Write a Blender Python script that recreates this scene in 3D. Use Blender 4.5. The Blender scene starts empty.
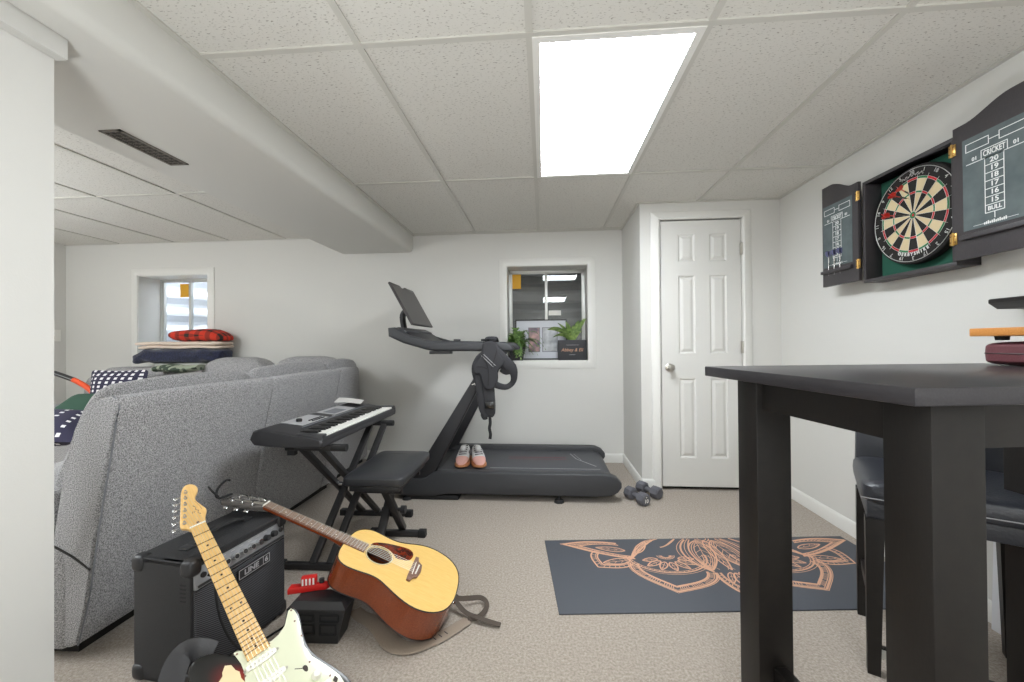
EMIT = 23.0; EXPO = 0.10; FILL = 78.0
import bpy, bmesh, math, random
from mathutils import Vector, Matrix, Euler
PI = math.pi
S = bpy.context.scene
COL = S.collection
random.seed(7)

# ---------------------------------------------------------------- materials
def lin(c):
    c = c / 255.0
    return c / 12.92 if c <= 0.04045 else ((c + 0.055) / 1.055) ** 2.4
def rgb(t):
    return (lin(t[0]), lin(t[1]), lin(t[2]), 1.0)
def mat(name, col, rough=0.6, metal=0.0, var=None, vscale=20.0, bump=0.0, bscale=80.0, detail=3.0,
        spec=0.5, emit=None, estr=0.0, stretch=(1, 1, 1), coat=0.0, ramp=(0.35, 0.65), sheen=0.0):
    m = bpy.data.materials.new(name); m.use_nodes = True
    nt = m.node_tree; N = nt.nodes; L = nt.links
    b = N['Principled BSDF']
    b.inputs['Base Color'].default_value = rgb(col)
    b.inputs['Roughness'].default_value = rough
    b.inputs['Metallic'].default_value = metal
    b.inputs['Specular IOR Level'].default_value = spec
    if coat: b.inputs['Coat Weight'].default_value = coat; b.inputs['Coat Roughness'].default_value = 0.08
    if sheen: b.inputs['Sheen Weight'].default_value = sheen
    if emit:
        b.inputs['Emission Color'].default_value = rgb(emit); b.inputs['Emission Strength'].default_value = estr
    if var or bump:
        tc = N.new('ShaderNodeTexCoord'); mp = N.new('ShaderNodeMapping'); mp.inputs['Scale'].default_value = stretch
        L.new(tc.outputs['Object'], mp.inputs['Vector'])
    if var:
        n = N.new('ShaderNodeTexNoise'); n.inputs['Scale'].default_value = vscale; n.inputs['Detail'].default_value = detail
        n.inputs['Roughness'].default_value = 0.65
        L.new(mp.outputs['Vector'], n.inputs['Vector'])
        r = N.new('ShaderNodeValToRGB')
        r.color_ramp.elements[0].position = ramp[0]; r.color_ramp.elements[1].position = ramp[1]
        r.color_ramp.elements[0].color = rgb(col); r.color_ramp.elements[1].color = rgb(var)
        L.new(n.outputs['Fac'], r.inputs['Fac']); L.new(r.outputs['Color'], b.inputs['Base Color'])
    if bump:
        n2 = N.new('ShaderNodeTexNoise'); n2.inputs['Scale'].default_value = bscale; n2.inputs['Detail'].default_value = 3.0
        L.new(mp.outputs['Vector'], n2.inputs['Vector'])
        bp = N.new('ShaderNodeBump'); bp.inputs['Strength'].default_value = bump; bp.inputs['Distance'].default_value = 0.004
        L.new(n2.outputs['Fac'], bp.inputs['Height']); L.new(bp.outputs['Normal'], b.inputs['Normal'])
    return m

M = {}
def defmats():
    M['wall'] = mat('wall_paint', (208, 207, 203), 0.75, bump=0.08, bscale=220)
    M['white'] = mat('white_trim_paint', (219, 218, 214), 0.4)
    M['door'] = mat('door_paint', (211, 210, 206), 0.42)
    M['gap'] = mat('gap_shade', (40, 38, 36), 0.9)  # dark colour standing in for the shade in the door gap
    M['carpet'] = mat('beige_carpet', (138, 127, 116), 0.95, var=(178, 168, 157), vscale=110, detail=6, bump=0.9, bscale=260, sheen=0.2, spec=0.1)
    M['soffit'] = mat('soffit_paint', (203, 202, 197), 0.7)
    M['tbar'] = mat('ceiling_bar', (192, 190, 183), 0.5)
    M['lightframe'] = mat('light_frame', (225, 224, 220), 0.4)
    M['diffuser'] = mat('light_diffuser', (250, 250, 248), 0.5, emit=(244, 250, 255), estr=EMIT)
    M['vent'] = mat('vent_metal', (120, 114, 106), 0.5, metal=0.3)
    M['ventdark'] = mat('vent_dark', (58, 54, 50), 0.7)
    M['plastic_w'] = mat('white_plastic', (230, 229, 224), 0.35)
    M['nickel'] = mat('brushed_nickel', (190, 186, 178), 0.28, metal=0.95)
    M['chrome'] = mat('chrome', (215, 215, 215), 0.12, metal=1.0)
    M['brass'] = mat('brass', (196, 158, 92), 0.3, metal=0.9)
    M['alu'] = mat('window_aluminium', (196, 196, 192), 0.35, metal=0.4)
    M['tweed'] = mat('grey_tweed', (100, 99, 101), 0.95, var=(190, 189, 190), vscale=240, detail=5, bump=0.8, bscale=260, spec=0.1, ramp=(0.38, 0.62), sheen=0.15)
    M['sofabase'] = mat('sofa_dark_base', (38, 36, 35), 0.9)
    M['black'] = mat('black_plastic', (38, 38, 40), 0.45, bump=0.05, bscale=400)
    M['blackgloss'] = mat('black_gloss', (20, 20, 21), 0.12, coat=0.5)
    M['blackmetal'] = mat('black_painted_steel', (48, 47, 48), 0.4, metal=0.2)
    M['rubber'] = mat('black_rubber', (30, 30, 31), 0.8)
    M['tread'] = mat('treadmill_charcoal', (54, 55, 58), 0.5, bump=0.04, bscale=300)
    M['treaddark'] = mat('treadmill_dark', (40, 40, 43), 0.5)
    M['belt'] = mat('treadmill_belt', (74, 75, 79), 0.6, bump=0.15, bscale=300)
    M['red'] = mat('red_plastic', (196, 34, 30), 0.35)
    M['redstripe'] = mat('dull_red_print', (120, 60, 62), 0.6)
    M['greyprint'] = mat('grey_print', (150, 150, 152), 0.6)
    M['screen'] = mat('screen_back', (58, 54, 55), 0.35)
    M['vinyl'] = mat('black_vinyl', (46, 47, 50), 0.35, bump=0.15, bscale=180)
    M['keyblack'] = mat('keyboard_shell', (46, 46, 49), 0.45, bump=0.05, bscale=300)
    M['keysilver'] = mat('keyboard_panel', (178, 178, 180), 0.4)
    M['ivory'] = mat('white_keys', (230, 229, 224), 0.3)
    M['ebony'] = mat('black_keys', (24, 24, 25), 0.3)
    M['paper'] = mat('paper', (228, 226, 222), 0.8)
    M['amp'] = mat('amp_vinyl', (38, 38, 40), 0.6, bump=0.5, bscale=300)
    M['amppanel'] = mat('amp_panel_silver', (146, 147, 150), 0.4, metal=0.3)
    M['silverlogo'] = mat('logo_silver', (176, 176, 178), 0.35, metal=0.3)
    M['maple'] = mat('maple_neck', (216, 172, 104), 0.3, var=(228, 190, 126), vscale=14, stretch=(12, 1, 12), coat=0.3)
    M['fretwire'] = mat('fret_wire', (120, 92, 58), 0.35, metal=0.5)
    M['dot'] = mat('inlay_dot', (48, 36, 26), 0.5)
    M['spruce'] = mat('spruce_top', (226, 184, 104), 0.28, var=(234, 196, 120), vscale=10, stretch=(30, 2, 30), coat=0.6)
    M['mahogany'] = mat('mahogany_side', (112, 50, 24), 0.22, var=(136, 66, 32), vscale=10, stretch=(4, 30, 30), coat=0.7)
    M['headveneer'] = mat('headstock_veneer', (84, 80, 77), 0.25, coat=0.6)
    M['rosewood'] = mat('rosewood', (104, 74, 62), 0.45, var=(140, 106, 90), vscale=16, stretch=(20, 2, 20))
    M['tortoise'] = mat('tortoise_guard', (48, 20, 14), 0.15, var=(118, 46, 24), vscale=28, detail=2, coat=0.5)
    M['binding'] = mat('binding_dark', (30, 22, 18), 0.4)
    M['creambinding'] = mat('binding_cream', (226, 206, 164), 0.4)
    M['inside'] = mat('guitar_inside', (96, 62, 38), 0.8)
    M['mint'] = mat('mint_pickguard', (214, 216, 190), 0.3, coat=0.3)
    M['pickup'] = mat('pickup_cover', (236, 234, 224), 0.35)
    M['string'] = mat('strings', (190, 186, 174), 0.3, metal=0.9)
    M['leather'] = mat('dark_strap_leather', (52, 52, 55), 0.45, bump=0.2, bscale=200)
    M['greystrap'] = mat('taupe_suede', (140, 126, 112), 0.9, bump=0.3, bscale=200)
    M['darkstrap'] = mat('brown_strap_back', (72, 62, 54), 0.8)
    M['matfoam'] = mat('slate_mat', (70, 73, 80), 0.7, bump=0.2, bscale=300)
    M['rosegold'] = mat('rose_gold_print', (198, 152, 124), 0.55)
    M['tablewood'] = mat('espresso_wood', (24, 21, 20), 0.45, var=(29, 26, 24), vscale=18, stretch=(2, 12, 2), spec=0.35)
    M['tabletop'] = mat('espresso_top', (41, 39, 42), 0.34, var=(50, 48, 51), vscale=16, stretch=(14, 2, 14))
    M['bonded'] = mat('dark_leather', (44, 46, 52), 0.38, bump=0.35, bscale=140)
    M['case'] = mat('burgundy_case', (98, 52, 58), 0.5, bump=0.15, bscale=250)
    M['board'] = mat('honey_wood', (190, 124, 58), 0.4, var=(206, 142, 74), vscale=14, stretch=(2, 20, 20))
    M['cab'] = mat('dart_cabinet_black', (52, 49, 52), 0.5, var=(60, 56, 58), vscale=20, stretch=(20, 20, 3))
    M['greenfelt'] = mat('green_felt', (34, 84, 68), 0.95)
    M['chalk'] = mat('chalkboard', (78, 88, 90), 0.8, var=(92, 102, 103), vscale=9)
    M['chalkwhite'] = mat('chalk_white', (222, 224, 222), 0.8)
    M['sisalblack'] = mat('sisal_black', (28, 26, 25), 0.9)
    M['sisalcream'] = mat('sisal_cream', (206, 188, 152), 0.9)
    M['sisalred'] = mat('sisal_red', (186, 44, 52), 0.9)
    M['sisalgreen'] = mat('sisal_green', (52, 118, 76), 0.9)
    M['wire'] = mat('wire', (210, 210, 208), 0.35, metal=0.6)
    M['bluefl'] = mat('blue_flight', (44, 46, 92), 0.4)
    M['iron'] = mat('grey_neoprene', (92, 92, 98), 0.85, bump=0.3, bscale=250)
    M['leaf'] = mat('leaf_green', (62, 100, 48), 0.45, var=(134, 166, 92), vscale=25)
    M['leaf2'] = mat('blade_green', (70, 104, 50), 0.4, var=(152, 176, 100), vscale=25)
    M['leafdark'] = mat('leaf_dark', (40, 70, 40), 0.5)
    M['pot'] = mat('black_pot', (44, 44, 48), 0.6)
    M['photomat'] = mat('photo_mount', (206, 208, 216), 0.6)
    M['photo1'] = mat('photo_print_pink', (92, 92, 110), 0.5, var=(206, 166, 160), vscale=9, detail=2)
    M['photo2'] = mat('photo_print_pale', (150, 152, 158), 0.5, var=(208, 210, 214), vscale=9, detail=2)
    M['yellow'] = mat('yellow_label', (226, 168, 40), 0.6)
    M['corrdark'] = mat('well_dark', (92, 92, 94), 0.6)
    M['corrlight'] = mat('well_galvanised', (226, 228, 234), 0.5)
    M['navy'] = mat('navy_sherpa', (18, 22, 40), 0.95, var=(44, 50, 80), vscale=60, bump=1.0, bscale=70, sheen=0.3)
    M['cream'] = mat('cream_blanket', (222, 205, 190), 0.95, bump=0.3, bscale=120)
    M['greyfab'] = mat('grey_blanket', (176, 178, 172), 0.95, bump=0.3, bscale=120)
    M['forest'] = mat('green_cushion', (40, 70, 56), 0.9)
    M['orange'] = mat('orange_tube', (226, 82, 38), 0.45)
    M['pack'] = mat('pack_nylon', (42, 42, 46), 0.75, bump=0.3, bscale=250)
    M['webbing'] = mat('webbing', (24, 24, 26), 0.8)
    M['greyhi'] = mat('grey_reflective', (150, 150, 152), 0.5)
    M['shoepink'] = mat('shoe_pink', (232, 178, 168), 0.7, bump=0.2, bscale=300)
    M['shoewhite'] = mat('shoe_white', (222, 222, 222), 0.7, bump=0.2, bscale=200)
    M['shoesole'] = mat('shoe_gum_sole', (206, 140, 96), 0.6)
    M['shoegrey'] = mat('shoe_grey', (96, 92, 96), 0.8)
    M['whitepanel'] = mat('white_panel', (222, 223, 228), 0.5)
    M['slot'] = mat('slot_grey', (120, 122, 128), 0.6)
    # ceiling tile: pitted acoustic board
    m = mat('acoustic_tile', (205, 202, 194), 0.9); nt = m.node_tree; N = nt.nodes; L = nt.links
    tc = N.new('ShaderNodeTexCoord'); mp = N.new('ShaderNodeMapping'); mp.inputs['Scale'].default_value = (1, 2.4, 1)
    mp.inputs['Rotation'].default_value = (0, 0, 0.25)
    no = N.new('ShaderNodeTexNoise'); no.inputs['Scale'].default_value = 80; no.inputs['Detail'].default_value = 3
    no.inputs['Distortion'].default_value = 0.4
    r = N.new('ShaderNodeValToRGB'); e = r.color_ramp.elements
    e[0].position = 0.32; e[0].color = rgb((150, 146, 138)); e[1].position = 0.40; e[1].color = rgb((208, 206, 200))
    bp = N.new('ShaderNodeBump'); bp.inputs['Strength'].default_value = 0.5; bp.inputs['Distance'].default_value = 0.004
    L.new(tc.outputs['Object'], mp.inputs['Vector']); L.new(mp.outputs['Vector'], no.inputs['Vector'])
    L.new(no.outputs['Fac'], r.inputs['Fac']); L.new(r.outputs['Color'], N['Principled BSDF'].inputs['Base Color'])
    L.new(r.outputs['Color'], bp.inputs['Height']); L.new(bp.outputs['Normal'], N['Principled BSDF'].inputs['Normal'])
    M['tile'] = m
    # window glass
    m = bpy.data.materials.new('window_glass'); m.use_nodes = True; nt = m.node_tree; N = nt.nodes; L = nt.links
    N.remove(N['Principled BSDF']); out = N['Material Output']
    g = N.new('ShaderNodeBsdfGlossy'); g.inputs['Roughness'].default_value = 0.02
    t = N.new('ShaderNodeBsdfTransparent'); t.inputs['Color'].default_value = (0.9, 0.92, 0.92, 1)
    lw = N.new('ShaderNodeLayerWeight'); lw.inputs['Blend'].default_value = 0.5
    pw = N.new('ShaderNodeMath'); pw.operation = 'POWER'; pw.inputs[1].default_value = 5.0
    fr = N.new('ShaderNodeMath'); fr.operation = 'MULTIPLY_ADD'; fr.inputs[1].default_value = 0.94; fr.inputs[2].default_value = 0.05
    mx = N.new('ShaderNodeMixShader'); L.new(lw.outputs['Facing'], pw.inputs[0]); L.new(pw.outputs[0], fr.inputs[0]); L.new(fr.outputs[0], mx.inputs['Fac'])
    L.new(t.outputs['BSDF'], mx.inputs[1]); L.new(g.outputs['BSDF'], mx.inputs[2]); L.new(mx.outputs['Shader'], out.inputs['Surface'])
    M['glass'] = m
    # amp grille cloth: diagonal weave
    m = mat('grille_cloth', (34, 34, 36), 0.8); nt = m.node_tree; N = nt.nodes; L = nt.links
    tc = N.new('ShaderNodeTexCoord'); w = N.new('ShaderNodeTexWave'); w.inputs['Scale'].default_value = 95; w.bands_direction = 'DIAGONAL'
    r = N.new('ShaderNodeValToRGB'); e = r.color_ramp.elements
    e[0].position = 0.45; e[0].color = rgb((26, 26, 28)); e[1].position = 0.8; e[1].color = rgb((80, 80, 84))
    L.new(tc.outputs['Object'], w.inputs['Vector']); L.new(w.outputs['Fac'], r.inputs['Fac'])
    L.new(r.outputs['Color'], N['Principled BSDF'].inputs['Base Color']); M['grille'] = m
    # plaid
    m = mat('red_plaid', (200, 50, 34), 0.95, bump=0.3, bscale=150); nt = m.node_tree; N = nt.nodes; L = nt.links
    tc = N.new('ShaderNodeTexCoord')
    prev = None
    b = N['Principled BSDF']
    mixcol = N.new('ShaderNodeMix'); mixcol.data_type = 'RGBA'; mixcol.inputs[6].default_value = rgb((206, 58, 38)); mixcol.inputs[7].default_value = rgb((34, 36, 32))
    facs = []
    for d in ('X', 'Y'):
        w = N.new('ShaderNodeTexWave'); w.bands_direction = d; w.inputs['Scale'].default_value = 3.0 if d == 'X' else 6.5; w.wave_profile = 'SIN'
        w.inputs['Distortion'].default_value = 0.6
        L.new(tc.outputs['Object'], w.inputs['Vector'])
        r = N.new('ShaderNodeValToRGB'); r.color_ramp.elements[0].position = 0.55; r.color_ramp.elements[1].position = 0.62
        L.new(w.outputs['Fac'], r.inputs['Fac']); facs.append(r)
    mm = N.new('ShaderNodeMath'); mm.operation = 'ADD'; mm.use_clamp = True
    h = N.new('ShaderNodeMath'); h.operation = 'MULTIPLY'; h.inputs[1].default_value = 0.55
    h2 = N.new('ShaderNodeMath'); h2.operation = 'MULTIPLY'; h2.inputs[1].default_value = 0.55
    L.new(facs[0].outputs['Color'], h.inputs[0]); L.new(facs[1].outputs['Color'], h2.inputs[0])
    L.new(h.outputs[0], mm.inputs[0]); L.new(h2.outputs[0], mm.inputs[1]); L.new(mm.outputs[0], mixcol.inputs[0])
    L.new(mixcol.outputs[2], b.inputs['Base Color']); M['plaid'] = m
    # navy cloth with rows of white dashes
    def dash(name, sx, sy, t1, t2):
        m = mat(name, (46, 44, 66), 0.95); nt = m.node_tree; N = nt.nodes; L = nt.links
        tc = N.new('ShaderNodeTexCoord'); outs = []
        for d, sc, t in (('X', sx, t1), ('Y', sy, t2)):
            w = N.new('ShaderNodeTexWave'); w.bands_direction = d; w.inputs['Scale'].default_value = sc
            g = N.new('ShaderNodeMath'); g.operation = 'GREATER_THAN'; g.inputs[1].default_value = t
            L.new(tc.outputs['Object'], w.inputs['Vector']); L.new(w.outputs['Fac'], g.inputs[0]); outs.append(g)
        mu = N.new('ShaderNodeMath'); mu.operation = 'MULTIPLY'; L.new(outs[0].outputs[0], mu.inputs[0]); L.new(outs[1].outputs[0], mu.inputs[1])
        mx = N.new('ShaderNodeMix'); mx.data_type = 'RGBA'; mx.inputs[6].default_value = rgb((46, 44, 66)); mx.inputs[7].default_value = rgb((226, 224, 226))
        L.new(mu.outputs[0], mx.inputs[0]); L.new(mx.outputs[2], N['Principled BSDF'].inputs['Base Color']); return m
    M['dash'] = dash('navy_dash', 5.2, 9.0, 0.62, 0.40)
    M['dash2'] = dash('navy_marks', 4.0, 6.0, 0.86, 0.70)
    # camouflage
    M['camo'] = mat('camo_cloth', (58, 70, 58), 0.95, var=(150, 158, 140), vscale=16, detail=1, ramp=(0.48, 0.52))
    # sunburst paint from a colour attribute
    m = mat('sunburst', (30, 20, 16), 0.32, coat=0.15); N = m.node_tree.nodes; L = m.node_tree.links
    va = N.new('ShaderNodeVertexColor'); va.layer_name = 'burst'; L.new(va.outputs['Color'], N['Principled BSDF'].inputs['Base Color']); M['burst'] = m

# ---------------------------------------------------------------- mesh builder
def frame_from(d, hint=(0, 0, 1)):
    d = Vector(d).normalized(); h = Vector(hint)
    if abs(d.dot(h.normalized())) > 0.98: h = Vector((1, 0, 0)) if abs(d.x) < 0.9 else Vector((0, 1, 0))
    x = h.cross(d).normalized(); y = d.cross(x).normalized()
    return x, y, d

class MB:
    def __init__(s): s.bm = bmesh.new(); s.mi = 0
    def _merge(s, b, mtx=None):
        if mtx is not None: bmesh.ops.transform(b, matrix=mtx, verts=b.verts)
        for f in b.faces: f.material_index = s.mi
        me = bpy.data.meshes.new('tmp'); b.to_mesh(me); b.free(); s.bm.from_mesh(me); bpy.data.meshes.remove(me)
    def box(s, x0, x1, y0, y1, z0, z1, bev=0.0, seg=2, m=None):
        b = bmesh.new(); bmesh.ops.create_cube(b, size=1.0)
        bmesh.ops.transform(b, matrix=Matrix.Translation(((x0 + x1) / 2, (y0 + y1) / 2, (z0 + z1) / 2)) @ Matrix.Diagonal((abs(x1 - x0), abs(y1 - y0), abs(z1 - z0), 1)), verts=b.verts)
        if bev: bmesh.ops.bevel(b, geom=b.edges[:], offset=bev, segments=seg, profile=0.5, affect='EDGES', clamp_overlap=True)
        s._merge(b, m); return s
    def cbox(s, c, sz, bev=0.0, seg=2, m=None):
        return s.box(c[0] - sz[0] / 2, c[0] + sz[0] / 2, c[1] - sz[1] / 2, c[1] + sz[1] / 2, c[2] - sz[2] / 2, c[2] + sz[2] / 2, bev, seg, m)
    def prism(s, pts, d0, d1, axis='z', bev=0.0, seg=2, m=None, bevface=False):
        """polygon in the plane across `axis`, extruded from d0 to d1"""
        def P(p, d):
            if axis == 'z': return (p[0], p[1], d)
            if axis == 'y': return (p[0], d, p[1])
            return (d, p[0], p[1])
        b = bmesh.new()
        a = [b.verts.new(P(p, d0)) for p in pts]; c = [b.verts.new(P(p, d1)) for p in pts]
        n = len(pts)
        b.faces.new(a); b.faces.new(c)
        for i in range(n): b.faces.new((a[i], a[(i + 1) % n], c[(i + 1) % n], c[i]))
        bmesh.ops.recalc_face_normals(b, faces=b.faces[:])
        if bev:
            ed = [e for e in b.edges if (e.verts[0] in a) == (e.verts[1] in a)]
            bmesh.ops.bevel(b, geom=ed, offset=bev, segments=seg, profile=0.5, affect='EDGES', clamp_overlap=True)
        s._merge(b, m); return s
    def cyl(s, p0, p1, r, r1=None, seg=16, cap=True):
        p0 = Vector(p0); p1 = Vector(p1); r1 = r if r1 is None else r1
        x, y, d = frame_from(p1 - p0)
        b = bmesh.new()
        A = []; B = []
        for i in range(seg):
            a = 2 * PI * i / seg; v = x * math.cos(a) + y * math.sin(a)
            A.append(b.verts.new(p0 + v * r)); B.append(b.verts.new(p1 + v * r1))
        for i in range(seg): b.faces.new((A[i], A[(i + 1) % seg], B[(i + 1) % seg], B[i]))
        if cap: b.faces.new(A[::-1]); b.faces.new(B)
        s._merge(b); return s
    def bar(s, p0, p1, w, h, hint=(0, 0, 1), bev=0.0):
        """rectangular bar; w across hint, h along hint"""
        p0 = Vector(p0); p1 = Vector(p1); x, y, d = frame_from(p1 - p0, hint)
        L = (p1 - p0).length
        mt = Matrix(((x.x, y.x, d.x, p0.x), (x.y, y.y, d.y, p0.y), (x.z, y.z, d.z, p0.z), (0, 0, 0, 1)))
        return s.box(-w / 2, w / 2, -h / 2, h / 2, 0, L, bev, 2, mt)
    def rings(s, R, cap=True, closed=False):
        b = bmesh.new(); V = [[b.verts.new(p) for p in r] for r in R]; n = len(R[0])
        k = len(R) if closed else len(R) - 1
        for i in range(k):
            A = V[i]; B = V[(i + 1) % len(R)]
            for j in range(n): b.faces.new((A[j], A[(j + 1) % n], B[(j + 1) % n], B[j]))
        if cap and not closed: b.faces.new(V[0][::-1]); b.faces.new(V[-1])
        bmesh.ops.recalc_face_normals(b, faces=b.faces[:])
        s._merge(b); return s
    def sweep(s, path, w, t, hint=(0, 0, 1), seg=10, power=2.0, sm=3, closed=False):
        """superelliptic section, w across (perpendicular to hint), t along hint; w,t scalars or lists"""
        n = len(path)
        W = w if isinstance(w, (list, tuple)) else [w] * n; T = t if isinstance(t, (list, tuple)) else [t] * n
        P = [Vector(p) for p in path]
        if sm > 1:
            Q = []; W2 = []; T2 = []
            m_ = n if closed else n - 1
            for i in range(m_):
                g = (lambda k: P[k % n]) if closed else (lambda k: P[min(max(k, 0), n - 1)])
                p0, p1, p2, p3 = g(i - 1), g(i), g(i + 1), g(i + 2)
                for k in range(sm):
                    u = k / sm
                    Q.append(0.5 * ((2 * p1) + (p2 - p0) * u + (2 * p0 - 5 * p1 + 4 * p2 - p3) * u * u + (3 * p1 - p0 - 3 * p2 + p3) * u ** 3))
                    W2.append(W[i] * (1 - u) + W[(i + 1) % n] * u); T2.append(T[i] * (1 - u) + T[(i + 1) % n] * u)
            if not closed: Q.append(P[-1]); W2.append(W[-1]); T2.append(T[-1])
            P, W, T = Q, W2, T2
        R = []; N = len(P)
        for i in range(N):
            d = (P[(i + 1) % N] - P[i - 1]) if closed else (P[min(i + 1, N - 1)] - P[max(i - 1, 0)])
            x, y, d = frame_from(d, hint if not callable(hint) else hint(P[i]))
            r = []
            for k in range(seg):
                a = 2 * PI * k / seg; ca, sa = math.cos(a), math.sin(a)
                cx = math.copysign(abs(ca) ** (2 / power), ca); sy = math.copysign(abs(sa) ** (2 / power), sa)
                r.append(P[i] + x * cx * W[i] / 2 + y * sy * T[i] / 2)
            R.append(r)
        return s.rings(R, True, closed)
    def tube(s, path, r, seg=8, sm=3, closed=False):
        rr = [2 * q for q in r] if isinstance(r, (list, tuple)) else 2 * r
        return s.sweep(path, rr, rr, seg=seg, sm=sm, closed=closed)
    def cushion(s, c, sz, p=4.0, pz=2.4, nu=28, nv=14, m=None, fn=None):
        """superellipsoid pillow"""
        R = []
        def f(a, e): return math.copysign(abs(a) ** e, a)
        for j in range(1, nv):
            th = -PI / 2 + PI * j / nv; r = []
            for i in range(nu):
                ph = 2 * PI * i / nu
                cx = f(math.cos(th), 2 / pz); v = Vector((cx * f(math.cos(ph), 2 / p) * sz[0] / 2, cx * f(math.sin(ph), 2 / p) * sz[1] / 2, f(math.sin(th), 2 / pz) * sz[2] / 2))
                if fn: v = fn(v)
                v = v + Vector(c)
                if m is not None: v = m @ v
                r.append(v)
            R.append(r)
        return s.rings(R)
    def lathe(s, prof, c=(0, 0, 0), seg=24, axis=(0, 0, 1)):
        x, y, d = frame_from(axis); c = Vector(c)
        R = [[c + d * h + (x * math.cos(2 * PI * i / seg) + y * math.sin(2 * PI * i / seg)) * max(r, 1e-5) for i in range(seg)] for r, h in prof]
        return s.rings(R)
    def poly(s, pts):
        f = s.bm.faces.new([s.bm.verts.new(p) for p in pts]); f.material_index = s.mi; return s
    def ribbon(s, pts, w, z, closed=False, clip=None):
        n = len(pts); V = []
        for i in range(n):
            a = pts[i - 1] if (i > 0 or closed) else pts[i]; b = pts[(i + 1) % n] if (i < n - 1 or closed) else pts[i]
            dx, dy = b[0] - a[0], b[1] - a[1]; l = math.hypot(dx, dy) or 1
            ww = w if not callable(w) else w(i / max(n - 1, 1))
            nx, ny = -dy / l * ww / 2, dx / l * ww / 2
            V.append(((pts[i][0] + nx, pts[i][1] + ny), (pts[i][0] - nx, pts[i][1] - ny)))
        for i in range(n if closed else n - 1):
            A = V[i]; B = V[(i + 1) % n]; q = [A[0], A[1], B[1], B[0]]
            if clip and any(not clip(p) for p in q): continue
            s.poly([(p[0], p[1], z) for p in q])
        return s
    def build(s, name, mats, parent=None, smooth=True, ang=35, sub=0, loc=None, kind=None):
        me = bpy.data.meshes.new(name)
        bmesh.ops.remove_doubles(s.bm, verts=s.bm.verts, dist=1e-6)
        s.bm.to_mesh(me); s.bm.free()
        for m in (mats if isinstance(mats, (list, tuple)) else [mats]): me.materials.append(M[m] if isinstance(m, str) else m)
        o = bpy.data.objects.new(name, me); COL.objects.link(o)
        if parent: o.parent = parent
        if loc: o.location = loc
        if smooth:
            for p in me.polygons: p.use_smooth = True
            me.set_sharp_from_angle(angle=math.radians(ang))
        if sub:
            sm = o.modifiers.new('sub', 'SUBSURF'); sm.levels = sub; sm.render_levels = sub
        if kind: o['kind'] = kind
        return o

def tag(o, label=None, cat=None, group=None, kind=None):
    if label: o['label'] = label
    if cat: o['category'] = cat
    if group: o['group'] = group
    if kind: o['kind'] = kind
    return o
def empty(name, loc=(0, 0, 0), rz=0.0, label=None, cat=None, group=None, kind=None, mtx=None):
    o = bpy.data.objects.new(name, None); COL.objects.link(o); o.empty_display_size = 0.1
    o.location = loc; o.rotation_euler = (0, 0, rz)
    if mtx is not None: o.matrix_world = mtx
    return tag(o, label, cat, group, kind)
def copy_tree(o, parent=None):
    c = o.copy(); COL.objects.link(c)
    if parent: c.parent = parent
    for ch in list(o.children): copy_tree(ch, c)
    return c
def text_mesh(txt, size, ext=0.0004, shear=0.0, align='CENTER', sx=1.0, bold=0.0):
    cu = bpy.data.curves.new('tx', 'FONT'); cu.body = txt; cu.size = size; cu.extrude = ext; cu.shear = shear
    cu.align_x = align; cu.align_y = 'CENTER'; cu.offset = bold; cu.resolution_u = 3
    ob = bpy.data.objects.new('tx', cu); COL.objects.link(ob)
    dg = bpy.context.evaluated_depsgraph_get(); dg.update()
    me = bpy.data.meshes.new_from_object(ob.evaluated_get(dg)); bpy.data.objects.remove(ob); bpy.data.curves.remove(cu)
    if sx != 1.0: me.transform(Matrix.Diagonal((sx, 1, 1, 1)))
    return me
def add_text(mb, txt, size, mtx, **k):
    me = text_mesh(txt, size, **k); me.transform(mtx)
    n = len(mb.bm.faces); mb.bm.from_mesh(me); bpy.data.meshes.remove(me)
    mb.bm.faces.ensure_lookup_table()
    for f in mb.bm.faces[n:]: f.material_index = mb.mi
def axes(o, x, y):
    x = Vector(x).normalized(); y = Vector(y); y = (y - x * y.dot(x)).normalized(); z = x.cross(y)
    return Matrix(((x.x, y.x, z.x, o[0]), (x.y, y.y, z.y, o[1]), (x.z, y.z, z.z, o[2]), (0, 0, 0, 1)))
# ================================================================ SETTING
CAMH = 1.125
XR, XL, YB, YD, XA, HC = 1.775, -5.01, 3.9, 3.19, 0.745, 2.20
YN = -2.6
GX0 = -0.041; GY = 1.402
WIN2 = (-0.352, 0.424, 0.957, 1.874)
WIN1 = (-4.19, -3.415, 0.957, 1.862)
GLY = 4.17

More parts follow.
